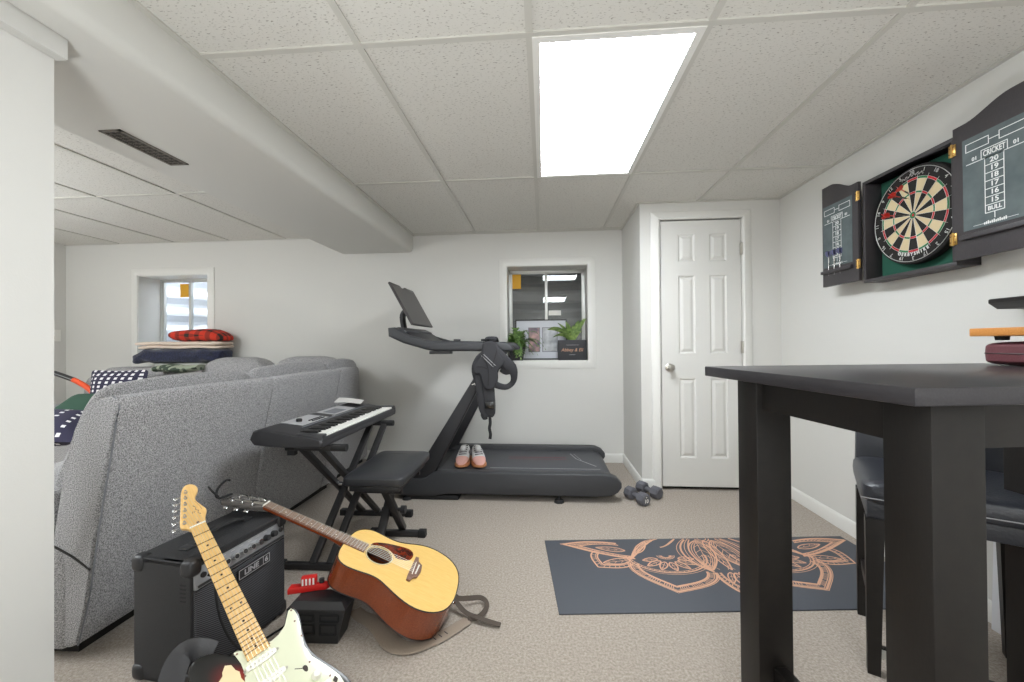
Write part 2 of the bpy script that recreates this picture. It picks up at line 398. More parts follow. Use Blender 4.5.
def setting():
    MB().box(XL - .1, XR + .1, YN - .1, YB + .3, -0.1, 0.0).build('floor', 'carpet', kind='structure')
    # walls
    b = MB(); y0, y1 = YB, YB + .3
    xs = [XL - .1, WIN1[0], WIN1[1], WIN2[0], WIN2[1], XA + .05]
    for i, (a, c) in enumerate(zip(xs, xs[1:])):
        if i in (1, 3):
            w = WIN1 if i == 1 else WIN2
            b.box(a, c, y0, y1, 0, w[2]); b.box(a, c, y0, y1, w[3], HC + .1)
        else: b.box(a, c, y0, y1, 0, HC + .1)
    b.build('wall_back', 'wall', smooth=False, kind='structure')
    MB().box(XR, XR + .1, YN, YB + .3, 0, HC + .1).build('wall_right', 'wall', smooth=False, kind='structure')
    MB().box(XL - .1, XL, YN, YB, 0, HC + .1).build('wall_left', 'wall', smooth=False, kind='structure')
    MB().box(XL - .1, XR + .1, YN - .1, YN, 0, HC + .1).build('wall_near', 'wall', smooth=False, kind='structure')
    # closet: front wall with door opening, and its left return
    b = MB(); dx0, dx1, dz = .885, 1.505, 2.075
    b.box(XA, dx0, YD, YD + .1, 0, HC); b.box(dx1, XR, YD, YD + .1, 0, HC); b.box(dx0, dx1, YD, YD + .1, dz, HC)
    b.box(XA, XA + .1, YD + .1, YB, 0, HC)
    b.build('wall_closet', 'wall', smooth=False, kind='structure')
    # partition at the left with its painted casing, and the boxed header on it
    MB().box(-1.56, -1.42, YN, 1.076, 0, 1.968).build('wall_partition', 'wall', smooth=False, kind='structure')
    MB().box(-1.60, -1.387, YN, 1.086, 1.968, 2.03, .003).build('trim_1', 'wall', kind='structure')
    # ceiling: plane + bars
    b = MB(); b.box(XL, XR, YN, YB, HC, HC + .1)
    c = b.build('ceiling', 'tile', smooth=False, kind='structure')
    g = MB(); z0, z1 = HC - .006, HC + .002
    lx0 = -1.27
    k = -2
    while GX0 + .61 * k < XR:
        x = GX0 + .61 * k
        if x > lx0: g.box(x - .012, x + .012, YN, YB, z0, z1)
        k += 1
    for j in range(-4, 3):
        y = GY + 1.22 * j
        if YN < y < YB: g.box(lx0, XR, y - .012, y + .012, z0 - .0008, z1)
    g.box(lx0, lx0 + .022, YN, YB, z0 - .002, z1); g.box(XR - .022, XR, YN, YB, z0 - .001, z1)
    g.box(lx0, XA, YB - .02, YB, z0 - .001, z1); g.box(XA, XR, YD - .02, YD, z0 - .001, z1); g.box(XA - .02, XA, YD, YB, z0 - .001, z1)
    # left room grid
    for x in (-2.575, -3.18, -3.785, -4.39): g.box(x - .012, x + .012, YN, YB, z0, z1)
    for y in (2.66, 1.44, .22, -1.0): g.box(XL, -1.98, y - .012, y + .012, z0 - .0008, z1)
    g.box(XL, -1.98, YB - .02, YB, z0 - .001, z1)
    g.build('ceiling_grid', 'tbar', parent=c, smooth=False)
    # boxed soffit running front to back
    b = MB(); b.prism([(-1.98, HC + .01), (-1.98, 2.03), (-1.31, 2.03), (-1.285, 2.04), (-1.272, 2.07), (-1.27, HC + .01)], YN, YB, 'y')
    b.build('ceiling_beam', 'soffit', ang=50, kind='structure')
    # vent in the soffit
    v = empty('air_vent', (-1.797, 1.717, 2.03), label='dark louvred air vent in the underside of the boxed ceiling beam', cat='air vent')
    b = MB(); w, l = .048, .165
    for x0, x1, y0, y1 in ((-w, w, -l, -l + .012), (-w, w, l - .012, l), (-w, -w + .012, -l, l), (w - .012, w, -l, l)): b.box(x0, x1, y0, y1, -.005, 0)
    b.build('frame', 'vent', v)
    MB().box(-w + .012, w - .012, -l + .012, l - .012, -.0015, -.0005).build('backing', 'ventdark', v)
    b = MB()
    for i in range(2): b.box(-w + .03 + i * .028, -w + .034 + i * .028, -l + .012, l - .012, -.0045, -.001)
    for i in range(11): b.box(-w + .012, w - .012, -l + .03 + i * .027, -l + .033 + i * .027, -.0035, -.001)
    b.build('louvre', 'vent', v)
    # ceiling lights
    def light(x0, y0, lab, grp=None):
        t = empty('ceiling_light', (x0 + .305, y0 + .61, HC), label=lab, cat='ceiling light')
        b = MB(); a, c_ = .296, .601; f = .028
        for q in ((-a, a, -c_, -c_ + f), (-a, a, c_ - f, c_), (-a, -a + f, -c_ + f, c_ - f), (a - f, a, -c_ + f, c_ - f)): b.box(*q, -.010, 0.0)
        b.build('frame', 'lightframe', t)
        MB().box(-a + f, a - f, -c_ + f, c_ - f, -.006, -.001).build('diffuser', 'diffuser', t)
    light(GX0, GY, 'lit fluorescent ceiling panel in front of the closet door')
    light(GX0, GY - 3.66, 'lit ceiling panel near the end wall opposite the windows')
    light(-3.79, -1.0, 'added unseen ceiling light panel over the sofa side, nearer the end wall')  # this panel and the next are added out of view to even the brightness
    light(-3.79, 1.44 - 1.22, 'added unseen ceiling light panel over the sofa side, behind the white partition')
    # baseboards
    def bb(name, p0, p1, nrm):
        x0, y0 = p0; x1, y1 = p1; nx, ny = nrm
        b = MB()
        prof = [(0, 0), (.013, 0), (.013, .065), (.009, .078), (.004, .084), (0, .084)]
        R = [[(p[0] + nx * d, p[1] + ny * d, z) for d, z in prof] for p in (p0, p1)]
        b.rings(R); b.build(name, 'white', kind='structure')
    bb('baseboard_back', (XL, YB), (XA, YB), (0, -1)); bb('baseboard_right', (XR, YN), (XR, YD), (-1, 0))
    bb('baseboard_closet', (XA - .001, YD), (.838, YD), (0, -1)); bb('baseboard_door', (1.553, YD), (XR, YD), (0, -1))
    bb('baseboard_return', (XA, YD - .013), (XA, YB), (-1, 0)); bb('baseboard_left', (XL, YN), (XL, YB), (1, 0))
    # light switch on left wall
    s = empty('light_switch', (XL, 3.81, 1.247), label='small white switch plate on the far left wall beside the corner', cat='light switch')
    MB().box(0, .007, -.04, .04, -.06, .06, .003).build('plate', 'plastic_w', s)
    MB().box(.006, .011, -.017, .017, -.034, .034, .002).build('rocker', 'plastic_w', s)
    door(); windows()

def door():
    d = empty('door_1', (0, 0, 0), kind='structure')
    # casing: moulded strips
    b = MB()
    prof = [(0, 0), (0, -.010), (.010, -.017), (.045, -.013), (.062, -.007), (.066, 0)]
    def strip(p0, p1, ox, oz):   # profile u runs outward along (ox,oz), v is y offset
        b.rings([[(p0[0] + ox[0] * u, YD + v, p0[1] + ox[1] * u) for u, v in prof], [(p1[0] + oz[0] * u, YD + v, p1[1] + oz[1] * u) for u, v in prof]])
    xi0, xi1, zt = .898, 1.492, 2.064
    strip((xi0 - .008, 0), (xi0 - .008, zt), (-1, 0), (-1, .95)); strip((xi1 + .008, 0), (xi1 + .008, zt), (1, 0), (1, .95))
    strip((xi0 - .008, zt), (xi1 + .008, zt), (-1, .95), (1, .95))
    # jamb lining
    b.box(xi0 - .012, xi0 - .004, YD - .004, YD + .1, 0, zt + .008); b.box(xi1 + .004, xi1 + .012, YD - .004, YD + .1, 0, zt + .008); b.box(xi0 - .004, xi1 + .004, YD - .004, YD + .1, zt + .004, zt + .011)
    b.build('door_casing', 'white', d)
    MB().box(xi0 - .004, xi1 + .004, YD + .05, YD + .06, 0, zt + .004).build('gap_shade_sheet', 'gap', d)  # dark sheet behind the slab paints the shade seen in the gap
    # six-panel slab
    x0, x1, z0, z1, yf = xi0 + .003, xi1, .028, 2.055, YD + .006
    px = [(1.03, 1.155), (1.262, 1.388)]; pz = [(.245, .85), (1.04, 1.636), (1.742, 1.952)]
    X = [x0, px[0][0], px[0][1], px[1][0], px[1][1], x1]; Z = [z0, pz[0][0], pz[0][1], pz[1][0], pz[1][1], pz[2][0], pz[2][1], z1]
    b = MB()
    for i in range(5):
        for j in range(7):
            a, c, e, f = X[i], X[i + 1], Z[j], Z[j + 1]
            if i in (1, 3) and j in (1, 3, 5):
                lv = [(0, 0), (.010, .009), (.016, .009), (.036, .001)]
                R = [[(a + o, yf + y, e + o), (c - o, yf + y, e + o), (c - o, yf + y, f - o), (a + o, yf + y, f - o)] for o, y in lv]
                for p, q in zip(R, R[1:]):
                    for k in range(4): b.poly([p[k], p[(k + 1) % 4], q[(k + 1) % 4], q[k]])
                b.poly(R[-1])
            else: b.poly([(a, yf, e), (c, yf, e), (c, yf, f), (a, yf, f)])
    for q in ([(x0, yf, z0), (x1, yf, z0), (x1, yf + .035, z0), (x0, yf + .035, z0)], [(x0, yf, z1), (x1, yf, z1), (x1, yf + .035, z1), (x0, yf + .035, z1)],
              [(x0, yf, z0), (x0, yf, z1), (x0, yf + .035, z1), (x0, yf + .035, z0)], [(x1, yf, z0), (x1, yf, z1), (x1, yf + .035, z1), (x1, yf + .035, z0)],
              [(x0, yf + .035, z0), (x1, yf + .035, z0), (x1, yf + .035, z1), (x0, yf + .035, z1)]): b.poly(q)
    b.build('door_panel', 'door', d, smooth=False)
    k = (.957, yf, .934)
    MB().lathe([(.001, .001), (.031, .001), (.031, -.006), (.026, -.010), (.013, -.013), (.011, -.034), (.020, -.040), (.027, -.050), (.027, -.060), (.020, -.067), (.001, -.069)], k, 24, (0, 1, 0)).build('door_knob', 'nickel', d)
    for z in (1.83, 1.087, .25):
        MB().cyl((xi1 + .004, YD - .006, z - .045), (xi1 + .004, YD - .006, z + .045), .007, seg=10).box(xi1 - .008, xi1 + .004, YD - .001, YD + .006, z - .045, z + .045).build('door_hinge', 'nickel', d)

def window(name, w, well, mul, sticker, stub):
    x0, x1, z0, z1 = w
    r = empty(name, (0, 0, 0), kind='structure')
    b = MB(); c = .068
    prof = [(0, .003), (0, -.012), (.012, -.017), (.05, -.014), (.068, -.006), (.068, .003)]
    cor = [(x0, z0), (x1, z0), (x1, z1), (x0, z1)]; out = [(-1, -1), (1, -1), (1, 1), (-1, 1)]
    b.rings([[(p[0] + o[0] * u, YB + v, p[1] + o[1] * u) for u, v in prof] for p, o in zip(cor, out)], closed=True)
    b.build('window_casing', 'white', r)
    b = MB(); t = .006
    b.box(x0, x0 + t, YB - .003, GLY, z0, z1); b.box(x1 - t, x1, YB - .003, GLY, z0, z1); b.box(x0, x1, YB - .003, GLY, z0, z0 + t); b.box(x0, x1, YB - .003, GLY, z1 - t, z1)
    b.build('window_reveal', 'white', r)
    b = MB(); f = .022
    for q in ((x0, x0 + f, z0, z1), (x1 - f, x1, z0, z1), (x0, x1, z0, z0 + f), (x0, x1, z1 - f, z1)): b.box(q[0], q[1], GLY - .03, GLY + .03, q[2], q[3], .002)
    b.build('window_frame', 'alu', r)
    b = MB(); b.box(mul - .014, mul + .014, GLY - .022, GLY + .01, z0 + f, z1 - f, .002)
    b.box(x0 + f, x0 + f + .014, GLY - .018, GLY + .01, z0 + f, z1 - f); b.box(x1 - f - .014, x1 - f, GLY - .018, GLY + .01, z0 + f, z1 - f); b.box(x0 + f, x1 - f, GLY - .018, GLY + .01, z1 - f - .014, z1 - f)
    b.build('window_sash', 'alu', r)
    MB().box(x0 + .02, x1 - .02, GLY + .004, GLY + .008, z0 + .02, z1 - .02).build('window_pane', 'glass', r)
    for sx0, sx1, sz0, sz1, m in sticker:
        q = MB(); q.box(sx0, sx1, GLY + .001, GLY + .0035, sz0, sz1).build('window_sticker', m, r)
    if stub:
        MB().box(stub[0], stub[1], GLY - .022, GLY - .019, stub[2], stub[3]).build('label_mark', 'slot', r)
    # corrugated window well outside
    b = MB(); n = 60; R = []
    for k in range(n + 1):
        z = .3 + 2.1 * k / n; d = .03 * math.sin(k * 2 * PI / 6)
        row = []
        for i in range(25):
            a = PI * i / 24
            row.append(((x0 + x1) / 2 - (.62 + d) * math.cos(a), GLY + .06 + (.62 + d) * math.sin(a), z))
        R.append(row)
    for A, B in zip(R, R[1:]):
        for i in range(24): b.poly([A[i], A[i + 1], B[i + 1], B[i]])
    b.build('window_well', well, r)
    MB().box((x0 + x1) / 2 - .7, (x0 + x1) / 2 + .7, GLY + .04, GLY + .8, .2, .3).build('well_floor', 'corrdark', r)
    MB().box((x0 + x1) / 2 - .75, (x0 + x1) / 2 + .75, YB + .28, YB + .30, .2, .957).box((x0 + x1) / 2 - .75, (x0 + x1) / 2 + .75, YB + .28, YB + .3, 1.88, 2.5).build('well_wall', 'corrdark', r)
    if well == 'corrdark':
        MB().box((x0 + x1) / 2 - .7, (x0 + x1) / 2 + .7, GLY + .04, GLY + .8, 2.4, 2.43).build('well_sky_block', 'corrdark', r)  # unseen lid added to shut out the sky and keep this well dark

def windows():
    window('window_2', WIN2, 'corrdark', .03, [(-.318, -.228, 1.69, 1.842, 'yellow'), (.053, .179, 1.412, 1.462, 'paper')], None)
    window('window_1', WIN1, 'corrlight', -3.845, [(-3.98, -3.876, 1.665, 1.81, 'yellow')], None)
# ================================================================ SOFA + SOFT THINGS
def loft_y(mb, prof, y0, y1, bulge=0.0, bev=.012, shear=0.0):
    """profile (x,z) run along y with softened ends"""
    cx = sum(p[0] for p in prof) / len(prof); cz = sum(p[1] for p in prof) / len(prof)
    st = [(y0, bev), (y0 + bev * .35, bev * .3), (y0 + bev, 0), (y1 - bev, 0), (y1 - bev * .35, bev * .3), (y1, bev)]
    if bulge:
        n = 6; st = st[:3] + [(y0 + bev + (y1 - y0 - 2 * bev) * k / n, -bulge * math.sin(PI * k / n)) for k in range(1, n)] + st[3:]
    R = []
    for y, i in st:
        r = []
        for x, z in prof:
            dx, dz = cx - x, cz - z; l = math.hypot(dx, dz) or 1
            r.append((x + dx / l * i, y, z + dz / l * i))
        R.append(r)
    mb.rings(R); return mb
def smooth_poly(pts, it=2):
    for _ in range(it):
        q = []
        for a, b in zip(pts, pts[1:] + pts[:1]):
            q += [(a[0] * .75 + b[0] * .25, a[1] * .75 + b[1] * .25), (a[0] * .25 + b[0] * .75, a[1] * .25 + b[1] * .75)]
        pts = q
    return pts

def sofa():
    s = empty('sectional_sofa', (-2.1, 2.4, 0), label='grey tweed sectional sofa seen from behind, stretching along to the window wall', cat='sofa')
    off = Vector((2.1, -2.4, 0))
    def T(mb):
        bmesh.ops.translate(mb.bm, vec=off, verts=mb.bm.verts); return mb
    shell = [(-1.672, .050), (-1.655, .10), (-1.628, .22), (-1.612, .33), (-1.585, .50), (-1.545, .72), (-1.515, .88), (-1.500, .935), (-1.53, .952), (-1.60, .935), (-1.66, .88), (-1.71, .72), (-1.745, .54), (-1.765, .40), (-1.77, .05)]
    shell = smooth_poly(shell, 1)
    for y0, y1 in ((1.325, 2.165), (2.17, 2.915), (2.92, 3.16)):
        T(loft_y(MB(), shell, y0, y1, .006, .016)).build('back_panel', 'tweed', s)
    # piping down the near corner and a fold line on the near end
    b = MB(); b.tube([(x + .001, 1.334, z) for x, z in ((-1.668, .06), (-1.652, .12), (-1.626, .22), (-1.606, .345), (-1.582, .50), (-1.545, .70), (-1.518, .86), (-1.506, .915), (-1.53, .950))], .0028, 8, 3); T(b).build('piping', 'slot', s)
    b = MB(); b.tube([(-1.61, 1.326, .335), (-1.68, 1.322, .385), (-1.78, 1.322, .43)], .0035, 8, 2); T(b).build('piping', 'sofabase', s)
    base = smooth_poly([(-1.70, .40), (-1.70, .06), (-1.72, .045), (-2.55, .045), (-2.58, .09), (-2.58, .38), (-2.5, .42), (-1.75, .42)], 1)
    for y0, y1 in ((1.32, 2.165), (2.17, 2.915), (2.92, 3.16)):
        T(loft_y(MB(), base, y0, y1, 0, .014)).build('base', 'tweed', s)
    T(MB().box(-2.5, -1.72, 1.38, 3.1, 0.0, .06)).build('plinth', 'sofabase', s)
    # near arm
    T(loft_y(MB(), smooth_poly([(-1.80, .40), (-1.79, .56), (-1.86, .60), (-2.5, .60), (-2.6, .55), (-2.6, .40)], 2), 1.33, 1.56, 0, .03)).build('arm', 'tweed', s)
    # back cushions
    def backc(y0, y1, top, n='back_cushion'):
        pr = smooth_poly([(-1.66, .55), (-1.63, .80), (-1.66, top - .02), (-1.70, top), (-1.75, top - .035), (-1.81, .86), (-1.87, .72), (-1.92, .55), (-1.9, .45), (-1.7, .45)], 2)
        T(loft_y(MB(), pr, y0, y1, .02, .05)).build(n, 'tweed', s)
    backc(1.43, 2.21, .985); backc(2.23, 3.02, 1.0); backc(3.02, 3.52, 1.0)
    for y0, y1 in ((1.57, 2.23), (2.24, 2.95)):
        T(loft_y(MB(), smooth_poly([(-1.9, .42), (-1.9, .52), (-1.96, .54), (-2.55, .53), (-2.62, .48), (-2.6, .42)], 2), y0, y1, .01, .04)).build('seat_cushion', 'tweed', s)
    # section along the window wall
    T(MB().box(-4.25, -1.70, 3.05, 3.83, .045, .42, .03)).build('base', 'tweed', s)
    T(MB().box(-4.2, -1.75, 3.1, 3.8, 0.0, .06)).build('plinth', 'sofabase', s)
    T(MB().box(-4.25, -1.78, 3.60, 3.84, .30, .925, .05, 4)).build('back_panel', 'tweed', s)
    for x0, x1, top in ((-4.24, -3.13, .93), (-3.10, -2.45, 1.025), (-2.43, -1.79, 1.03)):
        T(MB().cushion(((x0 + x1) / 2, 3.53, (.45 + top) / 2), (x1 - x0, .30, top - .45), 5, 3.2)).build('back_cushion', 'tweed', s)
    T(MB().box(-4.4, -4.2, 3.0, 3.84, .045, .62, .06, 4)).build('arm', 'tweed', s)
    for x0, x1 in ((-4.2, -3.4), (-3.39, -2.6)):
        T(MB().cushion(((x0 + x1) / 2, 3.3, .47), (x1 - x0, .7, .16), 8, 3.5)).build('seat_cushion', 'tweed', s)

def wob(ax, az, fx, fy, ph=0.0):
    def f(v):
        return v + Vector((0, 0, az * math.sin(fx * v.x + ph) * math.cos(fy * v.y + ph * 1.3)))
    return f

def fold_stack(name, c, sz, layers, m, label, cat, group=None, seed=1, rz=0.0, sag=.0):
    random.seed(seed)
    b = MB(); t = sz[2] / layers
    for i in range(layers):
        dx, dy = random.uniform(-.012, .012), random.uniform(-.012, .012)
        b.cushion((dx, dy, t * (i + .5)), (sz[0] * random.uniform(.96, 1.0), sz[1] * random.uniform(.95, 1.0), t * 1.12), 7, 4.5, 40, 12, fn=wob(0, t * .18, 16, 13, seed + i))
    o = b.build(name, m); o.location = c; o.rotation_euler = (0, 0, rz)
    if sag:
        for v in o.data.vertices: v.co.z += sag * (v.co.x / (sz[0] / 2)) ** 2
    return tag(o, label, cat, group)

def soft():
    # stack on the back of the window-wall sofa
    fold_stack('folded_blanket', (-3.50, 3.765, .926), (.60, .22, .036), 1, 'greyfab', 'pale grey folded blanket under the navy one on the sofa back', 'blanket', None, 3)
    b = MB(); random.seed(4)
    b.cushion((0, 0, .072), (.93, .235, .132), 6, 4.0, 60, 20, fn=lambda v: v + Vector((.0, .012 * math.sin(22 * v.x) * math.cos(9 * v.z * 8), .010 * math.sin(15 * v.x + 1) * math.cos(11 * v.y) - .035 * max(0, -v.x - .24) / .23 + (.012 * math.sin(31 * v.x + 2) * math.sin(19 * v.y)))))
    o = b.build('folded_blanket', 'navy'); o.location = (-3.555, 3.758, .966); tag(o, 'thick navy fleece blanket folded on the sofa back below the window', 'blanket')
    fold_stack('folded_blanket', (-3.53, 3.765, 1.104), (.92, .225, .066), 2, 'cream', 'cream folded blanket lying between navy blanket and red plaid', 'blanket', None, 8)
    b = MB(); b.cushion((0, 0, .058), (.60, .225, .125), 3.6, 2.3, 40, 16, fn=lambda v: v + Vector((0, 0, .012 * math.sin(9 * v.x) * math.sin(8 * v.y + 1) - .035 * (v.x > .15) * (v.x - .15) / .19)))
    o = b.build('plaid_throw', 'plaid'); o.location = (-3.37, 3.762, 1.172); o.rotation_euler = (0, math.radians(2), .0)
    tag(o, 'red and black plaid throw on top of the blanket stack', 'throw')
    # pillows on the sofa: square, pinched at the corners
    def pillow(name, c, sz, rot, m, label, cat='pillow'):
        def pinch(v):
            a, b_ = abs(v.x) * 2 / sz[0], abs(v.y) * 2 / sz[1]
            return Vector((v.x * (1 + .06 * a * b_ ** 4 - .05 * (1 - b_) * a ** 6), v.y * (1 + .06 * b_ * a ** 4 - .05 * (1 - a) * b_ ** 6), v.z * (1 - .85 * min(1, a ** 5 + b_ ** 5)) + .0))
        b = MB(); b.cushion((0, 0, 0), sz, 10, 2.0, 64, 14, fn=pinch)
        o = b.build(name, m); o.location = c; o.rotation_euler = rot; return tag(o, label, cat)
    pillow('throw_pillow', (-3.68, 3.24, .725), (.50, .40, .17), (PI / 2 - .15, 0, .06), 'dash', 'navy throw pillow with white dashes standing on the sofa below the window')
    b = MB(); b.sweep([(-.21, 0, 0), (-.1, .02, .012), (.05, -.01, .0), (.2, .01, .016)], [.16, .2, .2, .14], [.05, .07, .065, .05], seg=14)
    o = b.build('camouflage_jacket', 'camo'); o.location = (-3.22, 3.36, .925); tag(o, 'green camouflage cloth bundle lying over the sofa cushion below the blankets', 'jacket')
    pillow('throw_pillow', (-3.10, 2.33, .625), (.46, .44, .18), (.22, .12, .5), 'dash2', 'dark navy cushion on the sofa seat next to the white partition')
    pillow('throw_pillow', (-3.36, 2.72, .66), (.44, .40, .16), (.55, 0, .1), 'forest', 'dark green cushion lying behind the navy cushion on the sofa seat')
    # bowed black and orange tube leaning on the sofa
    t = empty('bowed_tube', (-4.0, 3.30, .55), label='bowed black and orange foam tube leaning on the sofa beside the dashed pillow', cat='tube')
    mtx = Vector((-4.0, 3.30, .55)); pts = [Vector(p) - mtx for p in ((-4.75, 3.30, .985), (-4.55, 3.30, .945), (-4.346, 3.30, .894), (-4.16, 3.30, .834))]
    MB().tube(pts, .021, 12, 4).build('black_section', 'black', t)
    MB().sweep([p + Vector((0, -.0195, .004)) for p in pts], .007, .004, hint=(0, 1, 0), seg=6, sm=4).build('grey_stripe', 'greyhi', t)
    MB().tube([Vector(p) - mtx for p in ((-4.165, 3.30, .836), (-4.10, 3.30, .806), (-4.02, 3.30, .758), (-3.95, 3.30, .69), (-3.91, 3.30, .58))], .0215, 12, 4).build('orange_section', 'orange', t)
ALL = [sofa, soft]
# ================================================================ KEYBOARD, STAND, BENCH, TREADMILL
def keyboard():
    # local: x from left(back) edge to right(front, player) edge; y along the keys from near to far
    L, W = .92, .345; KS = 1.045
    k = empty('keyboard', (-1.418, 1.852, .6315), rz=-.006, label='black digital keyboard with white keys on a folding stand behind the sofa', cat='keyboard')
    k.scale = (KS * 1.02, KS, KS)
    b = MB()
    prof = [(.0, .040), (.02, .012), (.10, .004), (.33, .0), (.343, .008), (.345, .028), (.338, .040), (.29, .050), (.215, .062), (.16, .074), (.05, .086), (.015, .078)]
    pr = prof
    R = []
    for y, s, dz in ((0, .80, .006), (.006, .93, .002), (.02, 1, 0), (L - .02, 1, 0), (L - .006, .93, .002), (L, .80, .006)):
        R.append([(.1725 + (x - .1725) * (1 - (1 - s) * .25), y, .04 + (z - .04) * s) for x, z in pr])
    b.rings(R); b.build('shell', 'keyblack', k, ang=50)
    # key bed: white keys
    y0, y1 = .055, L - .055; n = 36; kw = (y1 - y0) / n
    b = MB()
    for i in range(n): b.box(.200, .336, y0 + i * kw + .0006, y0 + (i + 1) * kw - .0006, .036, .058 - 0.0, .0018, 1, Matrix.Translation((0, 0, 0)))
    o = b.build('white_keys', 'ivory', k)
    b = MB()
    for i in range(n - 1):
        if i % 7 in (0, 1, 3, 4, 5):
            yc = y0 + (i + 1) * kw; b.box(.198, .285, yc - .0062, yc + .0062, .056, .068, .002, 1)
    b.build('black_keys', 'ebony', k)
    # raised cheek blocks either side of the keys
    b = MB(); b.box(.19, .342, .012, y0 - .002, .03, .0635, .006); b.box(.19, .342, y1 + .002, L - .012, .03, .0635, .006); b.box(.335, .344, .012, L - .012, .026, .050, .003)
    b.build('end_block', 'keyblack', k)
    # silver control panels + display, tilted with the top
    tilt = Matrix.Translation((.045, 0, .0865)) @ Matrix.Rotation(math.radians(6.2), 4, 'Y')
    b = MB(); b.box(.0, .115, .16, .40, 0, .002, .001, 1, tilt); b.build('speaker_panel', 'keysilver', k)
    b = MB(); b.box(.0, .115, .47, .72, 0, .002, .001, 1, tilt); b.build('speaker_panel', 'keysilver', k)
    b = MB(); b.box(.03, .10, .49, .63, .002, .0035, .001, 1, tilt); b.build('display', 'slot', k)
    b = MB(); p = tilt @ Vector((.055, .225, .002)); q = tilt @ Vector((.055, .225, .016)); b.cyl(p, q, .014, seg=18); b.build('dial', 'black', k)
    b = MB()
    for i in range(6):
        for j in range(2):
            p = tilt @ Vector((.085 + .018 * j, .27 + .02 * i, .002)); b.box(p.x - .004, p.x + .004, p.y - .006, p.y + .006, p.z, p.z + .004)
    b.build('button', 'keyblack', k)
    b = MB(); b.box(.128, .136, .12, .80, 0.0, .0022, 0, 1, tilt); b.build('button_strip', 'slot', k)
    t = MB(); add_text(t, 'PSR', .016, tilt @ axes((.122, .44, .0022), (0, 1, 0), (-1, 0, 0))); t.build('marking', 'keysilver', k)
    # music sheet lying on the far end
    b = MB(); n = 8; R = []
    for i in range(n + 1):
        u = i / n; R.append([(-.085 + .17 * u, -.085, .012 + .006 * math.sin(3 * u)), (-.085 + .17 * u, .085, .018 + .006 * math.sin(3 * u + .6)), (-.085 + .17 * u, .085, .016 + .006 * math.sin(3 * u + .6)), (-.085 + .17 * u, -.085, .010 + .006 * math.sin(3 * u))])
    b.rings(R); o = b.build('sheet_booklet', 'paper'); o.location = (-1.345, 2.72, .7235); o.rotation_euler = (0, math.radians(6), .3)
    tag(o, 'white paper booklet lying on the far end of the keyboard', 'booklet')

def stand():
    s = empty('keyboard_stand', (-1.12, 2.28, 0), label='black double braced folding keyboard stand with crossed legs', cat='keyboard stand')
    def T(mb): bmesh.ops.translate(mb.bm, vec=Vector((1.12, -2.28, 0)), verts=mb.bm.verts); return mb
    yn, yf, zt, yn0, yf0 = 1.965, 2.60, .612, 1.965, 2.61
    for y, z in ((yn, zt), (yf, zt)):
        T(MB().bar((-1.28, y, z), (-1.01, y, z), .03, .03, (0, 1, 0), .004)).build('top_arm', 'blackmetal', s)
        T(MB().cyl((-1.06, y, z), (-.985, y, z), .0185, seg=14)).build('arm_grip', 'rubber', s)
        T(MB().cyl((-1.30, y, z), (-1.25, y, z), .0185, seg=14)).build('arm_grip', 'rubber', s)
    for y in (yn0, yf0):
        T(MB().bar((-1.33, y, .018), (-.89, y, .018), .03, .03, (0, 1, 0), .003)).build('foot_bar', 'blackmetal', s)
        T(MB().box(-.91, -.865, y - .02, y + .02, 0, .04, .004)).build('end_cap', 'rubber', s)
        T(MB().box(-1.35, -1.31, y - .02, y + .02, 0, .04, .004)).build('end_cap', 'rubber', s)
    for x in (-1.222, -1.118):
        T(MB().bar((x, yn, zt), (x + .02, yf0, .03), .024, .036, (1, 0, 0), .003)).build('brace', 'blackmetal', s)
    for x in (-1.155, -1.065):
        T(MB().bar((x + .02, yf, zt), (x - .01, yn0, .03), .024, .036, (1, 0, 0), .003)).build('brace', 'blackmetal', s)
    T(MB().cyl((-1.25, 2.29, .32), (-1.03, 2.29, .32), .012, seg=12)).build('pivot_bolt', 'chrome', s)
    T(MB().cyl((-1.03, 2.29, .32), (-1.005, 2.29, .32), .03, seg=18)).build('lock_disc', 'black', s)
    T(MB().box(-1.29, -1.25, yn - .015, yn + .015, zt - .04, zt - .012, .004)).build('clip', 'rubber', s)

def bench():
    s = empty('keyboard_bench', (-.865, 2.235, 0), label='black padded bench with crossed steel legs in front of the keyboard', cat='bench')
    b = MB(); b.cushion((0, 0, .436), (.318, .535, .066), 12, 4.5, 52, 16, fn=lambda v: v + Vector((0, 0, .012 * (1 - (2 * v.x / .318) ** 2) * (1 - (2 * v.y / .535) ** 2) if v.z > 0 else 0))); b.build('seat', 'vinyl', s)
    MB().box(-.13, .13, -.23, .23, .378, .405, .004).build('seat_board', 'black', s)
    yn, yf = -.125, .125
    for x0 in (-.035, .03):
        pass
    for x, ya, yb, nm in ((.022, -.15, .13, 'leg'), (-.022, .15, -.15, 'leg')):
        MB().bar((x, ya, .372), (x, yb, .035), .03, .04, (1, 0, 0), .003).build(nm, 'blackmetal', s)
    for x, ya, yb in ((.108, -.15, .10), ):
        pass
    for y in (-.16, .105):
        MB().bar((-.135, y, .019), (.13, y, .019), .03, .034, (0, 1, 0), .003).build('foot_bar', 'blackmetal', s)
        MB().box(.125, .17, y - .02, y + .02, 0, .04, .004).build('end_cap', 'rubber', s)
        MB().box(-.165, -.125, y - .02, y + .02, 0, .04, .004).build('end_cap', 'rubber', s)
    for y in (-.15, .15):
        MB().bar((-.12, y, .362), (.12, y, .362), .03, .022, (0, 1, 0)).build('cross_bar', 'blackmetal', s)
    MB().cyl((-.05, 0, .20), (.06, 0, .20), .010, seg=12).cyl((.06, 0, .20), (.085, 0, .20), .022, seg=14).build('lock_knob', 'black', s)

